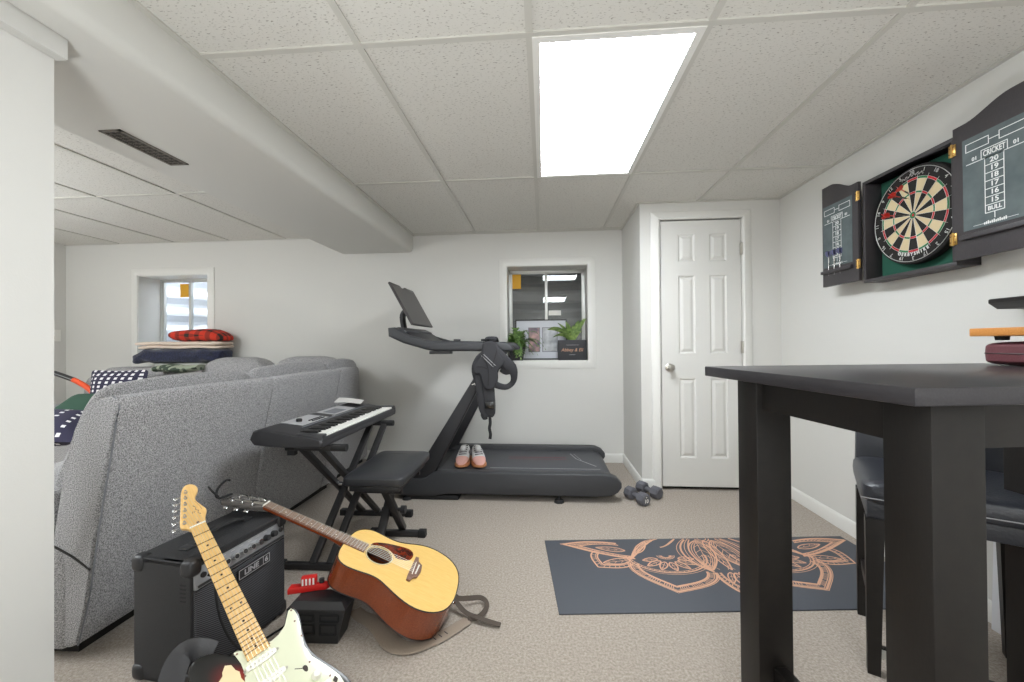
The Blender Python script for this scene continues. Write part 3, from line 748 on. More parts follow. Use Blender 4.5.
def treadmill():
    t = empty('treadmill', (-.26, 3.31, 0), label='charcoal treadmill with slanted uprights and tilted screen against the back wall', cat='treadmill')
    def T(mb): bmesh.ops.translate(mb.bm, vec=Vector((.26, -3.31, 0)), verts=mb.bm.verts); return mb
    y0, y1 = 2.885, 3.745
    side = [(-1.085, .065), (-1.06, .10), (-.955, .150), (-.86, .160), (-.80, .205), (.40, .205), (.455, .200), (.505, .178), (.535, .145), (.535, .115), (.51, .08), (.465, .055), (.40, .048), (-.70, .048), (-.80, .03), (-1.04, .03)]
    for ya, yb in ((y0, y0 + .085), (y1 - .085, y1)):
        T(MB().prism(side, ya, yb, 'y', .010, 3)).build('side_rail', 'tread', t, ang=45)
    # front cowl between the rails
    T(MB().prism([(-1.10, .06), (-1.07, .12), (-.97, .165), (-.84, .172), (-.78, .165), (-.78, .05), (-1.07, .05)], y0 + .085, y1 - .085, 'y', .008)).build('front_cowl', 'treaddark', t)
    b = MB(); R = []
    pr = [(-.80, .168), (.42, .168), (.47, .158), (.50, .13), (.49, .085), (.44, .07), (-.80, .07)]
    T(MB().prism(pr, y0 + .088, y1 - .088, 'y', .004)).build('running_belt', 'belt', t, ang=30)
    m = MB()
    zb = .1686
    for y, w in ((3.43, .006), (3.38, .004)): m.box(-.30, .18, y - w, y + w, zb, zb + .0006)
    T(m).build('belt_print', 'redstripe', t)
    m = MB(); m.box(-.42, .42, 3.125, 3.132, zb, zb + .0006); m.ribbon([(.22, 3.56), (.26, 3.40), (.35, 3.27), (.40, 3.20)], .012, zb + .0004); m.ribbon([(.25, 3.55), (.30, 3.36)], .006, zb + .0004)
    T(m).build('belt_logo', 'greyprint', t)
    # feet
    for x in (-1.0, .10):
        for y in (2.885, 3.70):
            T(MB().cyl((x, y + .02, .0), (x, y + .02, .018), .036, .030, 18).cyl((x, y + .02, .018), (x, y + .02, .055), .012, seg=10)).build('foot', 'rubber', t)
    T(MB().box(-1.0, -.62, y0 + .01, y1 - .01, .0, .034, .008)).build('lift_frame', 'rubber', t)
    # uprights
    up = [(-.965, .155), (-.83, .150), (-.40, 1.09), (-.335, 1.115), (-.395, 1.115), (-.50, .87)]
    up = [(-.965, .150), (-.815, .150), (-.475, .80), (-.300, 1.10), (-.385, 1.10), (-.505, .88)]
    for ya, yb in ((2.898, 2.962), (3.668, 3.732)):
        T(MB().prism(up, ya, yb, 'y', .012, 3)).build('upright', 'treaddark', t, ang=45)
    # maker's mark on near upright
    m = MB(); mt = axes((-.482, 2.8972, .845), (1, 0, 0), (0, 0, 1)) @ Matrix.Rotation(math.radians(-32), 4, 'Z')
    def ring(r0, a0, a1): return [(r0 * math.cos(math.radians(a0 + (a1 - a0) * k / 14)), r0 * math.sin(math.radians(a0 + (a1 - a0) * k / 14))) for k in range(15)]
    q = MB(); q.ribbon(ring(.017, -150, 120), .006, 0); q.ribbon([(-.024, -.03), (.004, .006)], .006, 0); q.ribbon([(.0, -.012), (.020, .016)], .005, 0)
    bmesh.ops.transform(q.bm, matrix=mt, verts=q.bm.verts); T(q).build('logo', 'plastic_w', t)
    # side arms and front bridge: one continuous handrail
    arm = [(-1.136, 1.249), (-1.131, 1.186), (-1.02, 1.135), (-.857, 1.088), (-.78, 1.076), (-.438, 1.072), (-.226, 1.071), (-.212, 1.090), (-.247, 1.130), (-.278, 1.139), (-.673, 1.150), (-.80, 1.152), (-.868, 1.160), (-1.0, 1.20), (-1.086, 1.253)]
    for ya, yb in ((2.885, 2.975), (3.655, 3.745)):
        T(MB().prism(arm, ya, yb, 'y', .018, 3)).build('handrail', 'tread', t, ang=45)
    T(MB().prism([(-1.14, 1.186), (-1.138, 1.25), (-1.08, 1.258), (-1.02, 1.232), (-1.02, 1.165)], 2.96, 3.67, 'y', .015, 3)).build('front_bridge', 'tread', t, ang=45)
    # tray hung between the arms
    T(MB().prism([(-1.03, 1.19), (-.90, 1.125), (-.74, 1.10), (-.74, 1.115), (-.90, 1.145), (-1.03, 1.225)], 2.97, 3.66, 'y', .004)).build('tray', 'treaddark', t, ang=45)
    for x in (-.63, -.44):
        T(MB().cyl((x, 2.93, 1.145), (x, 2.93, 1.162), .026 if x < -.5 else .014, seg=20)).build('control_knob', 'black', t)
    T(MB().box(-.83, -.67, 2.90, 2.96, 1.055, 1.078, .004)).build('remote_dock', 'black', t)
    # monitor
    p0, p1 = Vector((-1.181, 3.02, 1.601)), Vector((-1.000, 3.02, 1.274))
    u = (p0 - p1); h = u.length; mt = axes(p1, (0, 1, 0), u); W = .56
    m = MB(); m.prism([(0, 0), (W, 0), (W, h), (W * .60, h), (W * .57, h - .018), (W * .43, h - .018), (W * .40, h), (0, h)], -.004, .014, 'z', .004, 2, mt); T(m).build('monitor', 'screen', t)
    m = MB(); m.box(.012, W - .012, .012, h - .03, .0135, .0150, .0, 1, mt)
    T(m).build('monitor_glass', 'screen', t)
    T(MB().sweep([(-1.095, 3.30, 1.43), (-1.145, 3.30, 1.40), (-1.168, 3.30, 1.35), (-1.150, 3.30, 1.24)], [.10, .09, .08, .08], [.03, .035, .035, .035], hint=(1, 0, .2), power=4)).build('monitor_neck', 'treaddark', t)

def harness():
    Y = 2.855
    t = empty('padded_harness', (-.38, Y, .80), label='black padded carrier harness hanging over the right end of the treadmill handrail', cat='harness')
    def T(mb): bmesh.ops.translate(mb.bm, vec=Vector((.38, -Y, -.80)), verts=mb.bm.verts); return mb
    hy = (0, 1, 0)
    T(MB().sweep([(-.372, 3.00, 1.06), (-.372, 2.985, 1.14), (-.374, 2.93, 1.166), (-.378, 2.868, 1.150), (-.38, 2.853, 1.08)],
              [.07, .085, .085, .09, .09], [.02, .026, .028, .03, .03], hint=lambda p: (0, .2, 1) if p.z > 1.145 else (0, 1, 0), seg=16, power=3)).build('top_strap', 'pack', t)
    pad = [(-.425, 1.145), (-.335, 1.145), (-.318, 1.10), (-.292, 1.04), (-.262, 1.005), (-.285, .965), (-.325, .935), (-.322, .87), (-.342, .82), (-.362, .80), (-.415, .80), (-.436, .86), (-.446, .915), (-.478, .905), (-.502, .940), (-.498, .985), (-.458, 1.022), (-.436, 1.075)]
    T(MB().prism(smooth_poly(pad, 1), 2.822, 2.878, 'y', .018, 4)).build('back_pad', 'pack', t, ang=60)
    for q in ([(-.44, 1.06), (-.40, .99), (-.385, .92), (-.39, .83)], [(-.325, 1.08), (-.35, 1.0), (-.365, .95)], [(-.47, .965), (-.43, .965), (-.395, .95)]):
        T(MB().tube([(x, 2.8205, z) for x, z in q], .003, 6, 3)).build('seam', 'webbing', t)
    T(MB().sweep([(-.345, 2.85, 1.11), (-.315, 2.845, 1.055), (-.27, 2.845, 1.00), (-.225, 2.85, .955), (-.21, 2.86, .90), (-.222, 2.88, .85), (-.262, 2.875, .82), (-.31, 2.865, .825), (-.345, 2.86, .84)],
              [.05, .075, .085, .075, .05, .04, .04, .045, .05], [.03, .035, .035, .03, .025, .022, .022, .025, .03], hint=hy, seg=12, power=3)).build('shoulder_strap', 'pack', t)
    T(MB().sweep([(-.30, 2.862, .952), (-.265, 2.862, .935), (-.222, 2.868, .945)], [.05, .06, .05], [.02, .022, .02], hint=hy, seg=10)).build('strap_pad', 'pack', t)
    T(MB().sweep([(-.405, 2.85, 1.06), (-.445, 2.85, 1.015), (-.472, 2.85, .965), (-.474, 2.855, .91), (-.456, 2.86, .84), (-.448, 2.86, .76), (-.440, 2.86, .68), (-.42, 2.86, .63), (-.395, 2.86, .612)],
              [.06, .08, .075, .065, .06, .055, .05, .05, .04], [.03, .035, .035, .03, .028, .024, .022, .022, .02], hint=hy, seg=12, power=3)).build('shoulder_strap', 'pack', t)
    T(MB().sweep([(-.392, 2.855, .84), (-.386, 2.855, .76), (-.380, 2.855, .70), (-.382, 2.86, .64), (-.39, 2.86, .615)], [.085, .08, .075, .075, .05], [.03, .028, .03, .03, .02], hint=hy, seg=12, power=3)).build('waist_belt', 'pack', t)
    T(MB().box(-.415, -.345, 2.825, 2.85, .668, .725, .008).box(-.40, -.36, 2.822, 2.84, .69, .705, .003)).build('buckle', 'blackgloss', t)
    T(MB().sweep([(-.385, 2.85, .63), (-.380, 2.85, .57), (-.386, 2.85, .53), (-.379, 2.85, .49), (-.383, 2.85, .455)], .022, .004, hint=hy, seg=8, power=4)).build('webbing_tail', 'webbing', t)
    T(MB().sweep([(-.44, 2.85, .63), (-.425, 2.845, .60), (-.40, 2.85, .605)], .02, .006, hint=hy, seg=8)).build('webbing_tail', 'webbing', t)
    m = MB()
    for o in (0, .016): m.bar((-.435 + o, 2.820, 1.045 + o * .5), (-.352 + o, 2.820, .965 + o * .5), .005, .003, hy)
    T(m).build('reflective_piping', 'greyhi', t)

def shoes():
    def shoe(name, loc, rz, lab, tone):
        s = empty(name, loc, rz, label=lab, cat='shoe', group='running shoes on the treadmill')
        s.scale = (1.16, 1.12, 1.25)
        # local: toe at -y; length .27
        st = [(-.135, .020, .012, .030), (-.125, .052, .010, .044), (-.10, .076, .006, .054), (-.06, .090, .004, .064), (-.01, .086, .004, .082), (.04, .074, .004, .100), (.085, .070, .004, .092), (.12, .062, .004, .096), (.135, .036, .010, .090)]
        b = MB(); R = []
        for y, w, z0, z1 in st:
            R.append([(w / 2 * math.copysign(abs(math.cos(a)) ** .7, math.cos(a)), y, .022 + (z1 - .022) * (.5 + .5 * math.sin(a)) if True else 0) for a in [2 * PI * k / 20 for k in range(20)]])
        b.rings(R[:4]); b.build('toe_box', 'shoepink', s)
        b = MB(); b.rings(R[3:]); b.build('upper', 'shoewhite', s)
        b = MB(); R = [[((w / 2 + .006) * math.copysign(abs(math.cos(a)) ** .6, math.cos(a)), y, (z0 + .026) / 2 + (.026 - z0) / 2 * math.copysign(abs(math.sin(a)) ** .4, math.sin(a))) for a in [2 * PI * k / 20 for k in range(20)]] for y, w, z0, z1 in [(y * 1.03, w, z0, z1) for y, w, z0, z1 in st]]
        b.rings(R); b.build('sole', 'shoesole', s)
        b = MB()
        for i in range(5):
            y = -.045 + i * .022; z = .070 + i * .0085; b.bar((-.026, y, z), (.026, y + .008, z), .007, .006)
        b.build('laces', 'shoegrey', s)
        b = MB(); b.cushion((0, -.0, .098), (.042, .07, .04), 3, 2.4, 16, 8); b.build('tongue', 'shoewhite', s)
        b = MB(); b.box(.030, .045, .0, .06, .045, .075, .006); b.build('side_patch', 'shoegrey', s)
    shoe('running_shoe', (-.648, 3.225, .1685), math.radians(3), 'pink and white running shoe on the treadmill, the one nearer the uprights', 0)
    shoe('running_shoe', (-.530, 3.225, .1685), math.radians(16), 'pink and white running shoe on the treadmill, showing its white heel side', 1)
    o = None

def dumbbells():
    def db(loc, rz, lab, num):
        d = empty('dumbbell', loc, rz, label=lab, cat='dumbbell', group='grey dumbbells by the closet')
        for y, a in ((-.065, -1), (.065, 1)):
            b = MB(); c = (0, y, .043)
            b.lathe([(.001, -.034), (.034, -.034), (.044, -.026), (.046, 0), (.044, .026), (.034, .034), (.001, .034)], c, 8, (0, 1, 0))
            h = b.build('head', 'iron', d, ang=25)
            if num and a < 0:
                m = MB(); add_text(m, '10', .036, axes((0, y - .0345, .036), (1, 0, 0), (0, 0, 1)), bold=.0008); add_text(m, '+', .018, axes((0, y - .0345, .062), (1, 0, 0), (0, 0, 1)), bold=.0008); m.build('weight_mark', 'plastic_w', h)
        b = MB(); b.lathe([(.014, -.035), (.016, -.02), (.0185, 0), (.016, .02), (.014, .035)], (0, 0, .043), 16, (0, 1, 0)); b.build('handle', 'iron', d)
    db((.648, 2.945, 0), math.radians(28), 'grey hexagonal dumbbell marked 10, beside the treadmill end', True)
    db((.765, 3.07, 0), math.radians(35), 'grey hexagonal dumbbell against the closet corner, behind the marked one', False)
ALL += [keyboard, stand, bench, treadmill, harness, shoes, dumbbells]
STRAP = [[-1.035, 1.2, 0.17], [-1.076, 1.19, 0.184], [-1.099, 1.165, 0.19], [-1.097, 1.13, 0.172], [-1.077, 1.09, 0.142], [-1.057, 1.06, 0.124], [-0.99, 1.03, 0.012]]
# ================================================================ AMP, GUITARS, BOX
def amp():
    H = .418
    L = Vector((-1.138, 1.237, 0)); R_ = Vector((-1.083, 1.637, 0))
    ex = (R_ - L); W = ex.length; ang = math.atan2(ex.y, ex.x)
    a = empty('guitar_amplifier', (L.x, L.y, 0), ang, label='black combo guitar amplifier on the carpet behind the electric guitar', cat='amplifier')
    # local: x along the front from left to right, front face at y=0 looking -y, depth toward +y
    D = .248
    b = MB(); t = .018
    b.box(0, W, .012, D, H - t, H, .004); b.box(0, W, .012, D, .012, .012 + t, .004); b.box(0, t, .012, D, .012, H, .004); b.box(W - t, W, .012, D, .012, H, .004); b.box(t, W - t, D - .02, D - .008, .03, H - t)
    b.build('cabinet', 'amp', a)
    MB().box(t * .6, W - t * .6, .004, .02, .024, H - .098, .004).build('grille', 'grille', a)
    pt = Matrix.Translation((0, .0, H - .092)) @ Matrix.Rotation(math.radians(-12), 4, 'X')
    p = MB(); p.box(t * .6, W - t * .6, 0, .014, 0, .080, .003, 2, pt); pn = p.build('control_panel', 'amppanel', a)
    p = MB(); p.box(t, W - t, -.002, .002, .004, .012, 0, 1, pt); p.box(t, W - t, -.002, .002, .068, .076, 0, 1, pt); p.build('panel_trim', 'amp', pn)
    for i in range(8):
        x = .085 + i * .036
        c = pt @ Vector((x, 0, .038)); e = pt @ Vector((x, -.016, .038)); k = MB(); k.cyl(c, e, .0125, .0105, 18)
        kn = k.build('knob', 'chrome' if i < 6 else 'black', pn)
        m = MB(); q = pt @ Vector((x, -.0165, .038)); m.cyl(q, pt @ Vector((x, -.0175, .038)), .008, seg=14); m.build('knob_cap', 'amp', kn)
    m = MB()
    for i in range(8):
        q = pt @ Vector((.085 + i * .036, -.0006, .060)); m.box(q.x - .008, q.x + .008, q.y - .0006, q.y, q.z - .0012, q.z + .0012)
    m.build('panel_lettering', 'silverlogo', pn)
    for i in range(2):
        c = pt @ Vector((.04 + .0 * i + (.335 if i else 0), 0, .038)); m = MB(); m.cyl(c, c + Vector((0, -.006, 0)), .009, seg=14); m.build('jack', 'black', pn)
    # badge under the control panel
    bd = MB(); z = H - .128; bd.box(.165, .305, -.006, .006, z - .017, z + .017, .003); bo = bd.build('badge', 'amp', a)
    m = MB(); q = -.0064
    for x0, x1, z0, z1 in ((.165, .305, z - .017, z - .0145), (.165, .305, z + .0145, z + .017), (.165, .1675, z - .017, z + .017), (.3025, .305, z - .017, z + .017), (.2725, .275, z - .017, z + .017)): m.box(x0, x1, q - .0004, q, z0, z1)
    add_text(m, 'LINE', .026, axes((.220, q - .0005, z - .001), (1, 0, 0), (0, 0, 1)), sx=1.25, bold=.0008)
    add_text(m, '6', .026, axes((.2885, q - .0005, z - .001), (1, 0, 0), (0, 0, 1)), sx=1.2, bold=.0008)
    m.build('badge_lettering', 'silverlogo', bo)
    # corner protectors, handle, feet, side vents
    for x in (0, W):
        for y in (.01, D):
            for zz in (.012, H):
                m = MB(); m.cushion((x + (.016 if x == 0 else -.016), y + (.018 if y < .1 else -.018), zz + (.022 if zz < .1 else -.022)), (.046, .050, .056), 4, 3.5, 18, 10); m.build('corner_guard', 'black', a)
    m = MB(); m.sweep([(.09, D / 2, H + .002), (.12, D / 2, H + .016), (W / 2, D / 2, H + .024), (W - .12, D / 2, H + .016), (W - .09, D / 2, H + .002)], .03, .010, seg=10, power=4); m.build('handle', 'rubber', a)
    for x in (.085, W - .085):
        m = MB(); m.box(x - .02, x + .02, D / 2 - .02, D / 2 + .02, H - .001, H + .008, .003); m.build('handle_mount', 'black', a)
    m = MB()
    for i in range(5): m.box(-.001, .001, .030, .052, H - .075 - i * .013, H - .070 - i * .013)
    m.build('side_vent', 'rubber', a)
    for x in (.04, W - .04):
        for y in (.04, D - .04):
            m = MB(); m.cyl((x, y, 0), (x, y, .014), .016, seg=14); m.build('foot', 'rubber', a)
    # instrument cable hanging over the front
    def w(x, y, z): return a_m @ Vector((x, y, z))
    a_m = Matrix.Translation((L.x, L.y, 0)) @ Matrix.Rotation(ang, 4, 'Z')
    c = MB(); c.tube([w(.042, -.012, H - .055), w(.045, -.035, H - .065), w(.052, -.032, H - .13), (w(.07, -.03, .20)), w(.11, -.03, .10), w(.16, -.035, .03), w(.24, -.03, .006), w(.36, -.06, .006), w(.42, -.03, .006)], .004, 8, 4)
    o = c.build('instrument_cable', 'rubber'); tag(o, 'thin black cable hanging down the amplifier grille', 'cable')

def electric():
    R = Matrix(((0.5677, -0.7314, 0.3779), (0.8018, 0.3872, -0.4552), (0.1866, 0.5614, 0.8062))); t = Vector((-1.1979, 1.3221, 0.5064)); s = 1.05
    mt = Matrix.Translation(t) @ R.to_4x4() @ Matrix.Scale(s, 4)
    base = mt @ Vector((0, -.80, -.03))
    e = empty('electric_guitar', label='sunburst electric guitar with pale pickguard leaning against the amplifier', cat='electric guitar', mtx=Matrix.Translation(base) @ R.to_4x4() @ Matrix.Scale(s, 4))
    off = Vector((0, .80, .03))
    def T(mb): bmesh.ops.translate(mb.bm, vec=off, verts=mb.bm.verts); return mb
    out = [(-.030, -.445), (-.046, -.435), (-.069, -.410), (-.092, -.388), (-.117, -.381), (-.134, -.389), (-.142, -.405), (-.144, -.44), (-.139, -.48), (-.128, -.53), (-.122, -.57), (-.126, -.61), (-.142, -.655), (-.154, -.695), (-.152, -.735), (-.13, -.772), (-.09, -.795), (-.04, -.803),
           (0, -.803), (.05, -.797), (.1, -.778), (.14, -.745), (.158, -.70), (.152, -.665), (.136, -.622), (.112, -.568), (.106, -.530), (.113, -.49), (.123, -.455), (.126, -.432), (.121, -.408), (.111, -.402), (.10, -.412), (.085, -.438), (.06, -.462), (.042, -.470), (.030, -.468)]
    out = smooth_poly(out, 1)
    # body with a rounded edge; paint runs black > red > amber from rim to centre
    cx, cy = 0.0, -.60; n = len(out)
    lv = [(0, -.050, .995), (.0, -.046, 1.0), (0, -.014, 1.0), (0, -.0095, .985), (0, -.008, .955), (0, -.008, .88), (0, -.008, .80), (0, -.008, .68), (0, -.008, .54), (0, -.008, .36)]
    cols = [(22, 17, 15), (22, 17, 15), (24, 18, 15), (24, 18, 15), (24, 18, 15), (26, 18, 15), (52, 20, 16), (146, 36, 26), (190, 64, 32), (206, 140, 70)]
    bm = bmesh.new(); lay = bm.loops.layers.color.new('burst'); V = []
    for _, z, k in lv: V.append([bm.verts.new((cx + (p[0] - cx) * k, cy + (p[1] - cy) * k, z)) for p in out])
    ci = {}
    for i, r in enumerate(V):
        for v in r: ci[v] = i
    for A, B in zip(V, V[1:]):
        for j in range(n): bm.faces.new((A[j], A[(j + 1) % n], B[(j + 1) % n], B[j]))
    bm.faces.new(V[0][::-1]); bm.faces.new(V[-1])
    bmesh.ops.recalc_face_normals(bm, faces=bm.faces[:])
    random.seed(3)
    for f in bm.faces:
        for l in f.loops:
            c = rgb(cols[ci[l.vert]]); l[lay] = c
    b = MB(); b.bm.free(); b.bm = bm; T(b).build('body', 'burst', e, ang=40)
    # worn bare-wood patches on the finish and rim
    w = MB(); random.seed(11)
    pat = [(x_, y_ + .018) for x_, y_ in [(-.072, -.462), (-.060, -.470), (-.056, -.488), (-.050, -.498), (-.052, -.515), (-.047, -.535), (-.060, -.54), (-.076, -.56), (-.080, -.54), (-.088, -.535), (-.085, -.52), (-.094, -.508), (-.088, -.497), (-.096, -.49), (-.084, -.482), (-.082, -.474)]]
    w.prism(pat, -.0081, -.0072, 'z'); T(w).build('worn_patch', 'creambinding', e)
    w = MB(); w.sweep([(-.1425, -.425, -.026), (-.145, -.45, -.026), (-.142, -.475, -.026), (-.136, -.50, -.026), (-.130, -.52, -.028)], .003, .026, hint=(0, 0, 1), seg=8); T(w).build('worn_patch', 'creambinding', e)
    # pickguard
    pg = [(.026, -.458), (.036, -.461), (.058, -.458), (.080, -.446), (.095, -.426), (.104, -.414), (.113, -.412), (.118, -.422), (.119, -.440), (.115, -.468), (.106, -.496), (.099, -.528), (.103, -.565), (.123, -.612), (.138, -.655), (.140, -.69), (.12, -.72), (.09, -.74), (.06, -.735), (.045, -.70), (.04, -.67), (-.03, -.67), (-.045, -.62), (-.05, -.56), (-.048, -.510), (-.042, -.490), (-.041, -.465), (-.045, -.440), (-.047, -.428), (-.038, -.430), (-.028, -.437)]
    p = MB(); p.prism(pg, -.0079, -.0055, 'z', .0008); pgo = T(p).build('pickguard', 'mint', e)
    q = MB()
    for x, y in ((.111, -.418), (.106, -.452), (.104, -.50), (.092, -.575), (.118, -.64), (-.041, -.437), (-.044, -.50), (.03, -.464), (-.042, -.58), (.1, -.72)): q.cyl((x, y, -.0056), (x, y, -.0048), .0028, seg=8)
    T(q).build('screw', 'rosewood', pgo)
    q = MB(); q.prism(smooth_poly([(.070, -.575), (.078, -.572), (.084, -.580), (.080, -.592), (.073, -.590)], 1), -.0055, -.0051, 'z'); q.ribbon([(.055, -.565), (.064, -.572), (.071, -.577)], .002, -.0052); q.prism([(.118, -.655), (.128, -.648), (.131, -.66), (.122, -.668)], -.0055, -.0051, 'z'); T(q).build('wear_mark', 'dot', pgo)
    for i, y in enumerate((-.490, -.548, -.606)):
        p = MB(); an = math.radians(-14) if i == 2 else 0
        mm = Matrix.Translation((0, y, 0)) @ Matrix.Rotation(an, 4, 'Z')
        p.prism([(x, yy) for x, yy in smooth_poly([(-.036, -.009), (.036, -.009), (.0385, 0), (.036, .009), (-.036, .009), (-.0385, 0)], 1)], -.0055, .001, 'z', .002, 2, mm); po = T(p).build('pickup', 'pickup', pgo)
        q = MB()
        for k in range(6): x = (-.026 + k * .0104); v = mm @ Vector((x, 0, 0)); q.cyl((v.x, v.y, .001), (v.x, v.y, .0022), .0026, seg=8)
        for sx in (-1, 1): v = mm @ Vector((sx * .0415, 0, 0)); q.cyl((v.x, v.y, -.0055), (v.x, v.y, -.003), .003, seg=8)
        T(q).build('pole_piece', 'string', po)
    for x, y in ((.092, -.615), (.104, -.655), (.108, -.695)):
        p = MB(); p.lathe([(.013, -.0055), (.012, -.001), (.0095, .004), (.0085, .009), (.001, .0095)], (x, y, 0), 18); T(p).build('control_knob', 'pickup', pgo)
    p = MB(); p.box(-.042, .042, -.675, -.640, -.008, -.0035, .001)
    for k in range(6): x = -.026 + k * .0104; p.box(x - .0046, x + .0046, -.668, -.645, -.0035, .003, .001)
    T(p).build('bridge', 'chrome', e)
    # neck, frets, dots
    def nw(y): return .021 + (.0285 - .021) * (-y / .47)
    R2 = []
    for k in range(13):
        y = .0 - .472 * k / 12; w_ = nw(y); R2.append([(w_, y, 0), (w_, y, -.005), (w_ * .93, y, -.011), (w_ * .6, y, -.0185), (0, y, -.021), (-w_ * .6, y, -.0185), (-w_ * .93, y, -.011), (-w_, y, -.005), (-w_, y, 0), (0, y, .0012)])
    p = MB(); p.rings(R2); p.mi = 1
    for k in range(1, 22):
        y = -.648 * (1 - 2 ** (-k / 12)); w_ = nw(y); p.box(-w_, w_, y - .0011, y + .0011, 0, .0020)
    T(p).build('neck', ['maple', 'fretwire'], e, ang=50)
    p = MB()
    for k in (3, 5, 7, 9, 15, 17, 19, 21):
        y = -.648 * (1 - (2 ** (-k / 12) + 2 ** (-(k - 1) / 12)) / 2); p.cyl((0, y, .0008), (0, y, .0017), .0032, seg=12)
    y = -.648 * (1 - (2 ** (-1) + 2 ** (-11 / 12)) / 2)
    for x in (-.013, .013): p.cyl((x, y, .0006), (x, y, .0015), .0032, seg=12)
    T(p).build('inlay_dots', 'dot', e)
    p = MB(); p.box(-.0215, .0215, -.001, .0035, -.002, .0035, .0005); T(p).build('nut', 'pickup', e)
    # headstock
    hs = [(-.0215, -.005), (-.026, .008), (-.040, .018), (-.040, .032), (-.034, .05), (-.020, .096), (-.006, .147), (.005, .172), (.020, .182), (.036, .174), (.044, .156), (.041, .138), (.030, .124), (.025, .114), (.024, .100), (.032, .076), (.040, .052), (.036, .040), (.027, .024), (.0215, -.004)]
    p = MB(); p.prism(smooth_poly(hs, 1), -.020, -.0065, 'z', .002, 2); hso = T(p).build('headstock', 'maple', e, ang=50)
    q = MB()
    q.ribbon([(.010, .085), (.016, .074), (.013, .066), (.019, .058), (.015, .050), (.021, .042)], .0022, -.0060); q.ribbon([(.020, .10), (.024, .085), (.027, .07), (.0285, .058)], .001, -.0060)
    q.ribbon([(.001, .055), (.004, .062), (.007, .056), (.010, .062)], .0022, -.006); q.cyl((.004, .014, -.0065), (.004, .014, -.0045), .004, seg=10)
    T(q).build('headstock_mark', 'rosewood', hso)
    for k in range(6):
        y = .030 + k * .0235; ex_ = -.0375 + (y - .03) * .305
        q = MB(); q.cyl((ex_ + .010, y, -.0065), (ex_ + .010, y, .006), .0032, seg=10); q.cyl((ex_ + .010, y, -.0065), (ex_ + .010, y, -.0035), .0052, seg=12)
        to = T(q).build('tuner', 'chrome', hso)
        q = MB(); q.cyl((ex_ - .004, y, -.019), (ex_ - .016, y - .001, -.019), .0018, seg=8); q.cushion((ex_ - .020, y - .001, -.019), (.010, .013, .006), 3, 3, 12, 8); T(q).build('tuner_button', 'chrome', to)
    p = MB()
    for k in range(6):
        x0 = -.0175 + k * .007; x1 = -.026 + k * .0104; yy = .030 + k * .0235; xt = -.0275 + (yy - .03) * .305
        p.tube([(x1, -.66, .0042), (x0, .002, .0036)], .0004, 5, 1); p.tube([(x0, .002, .0036), (xt, yy, .001)], .0004, 5, 1)
    T(p).build('strings', 'string', e)
    # jack, strap button
    # leather strap: falls from the upper horn, loops out to the left and back down behind the body
    P = lambda x, y, z: mt @ Vector((x, y, z))
    inv = (Matrix.Translation(base) @ R.to_4x4() @ Matrix.Scale(s, 4)).inverted()
    pts = [Vector(q_) for q_ in STRAP]
    sm = MB(); sm.sweep([inv @ v for v in pts], [.050, .056, .060, .062, .062, .060, .055], .004, hint=inv.to_3x3() @ Vector((.45, -.75, .35)), seg=8, power=6, sm=4)
    sm.build('strap', 'leather', e)

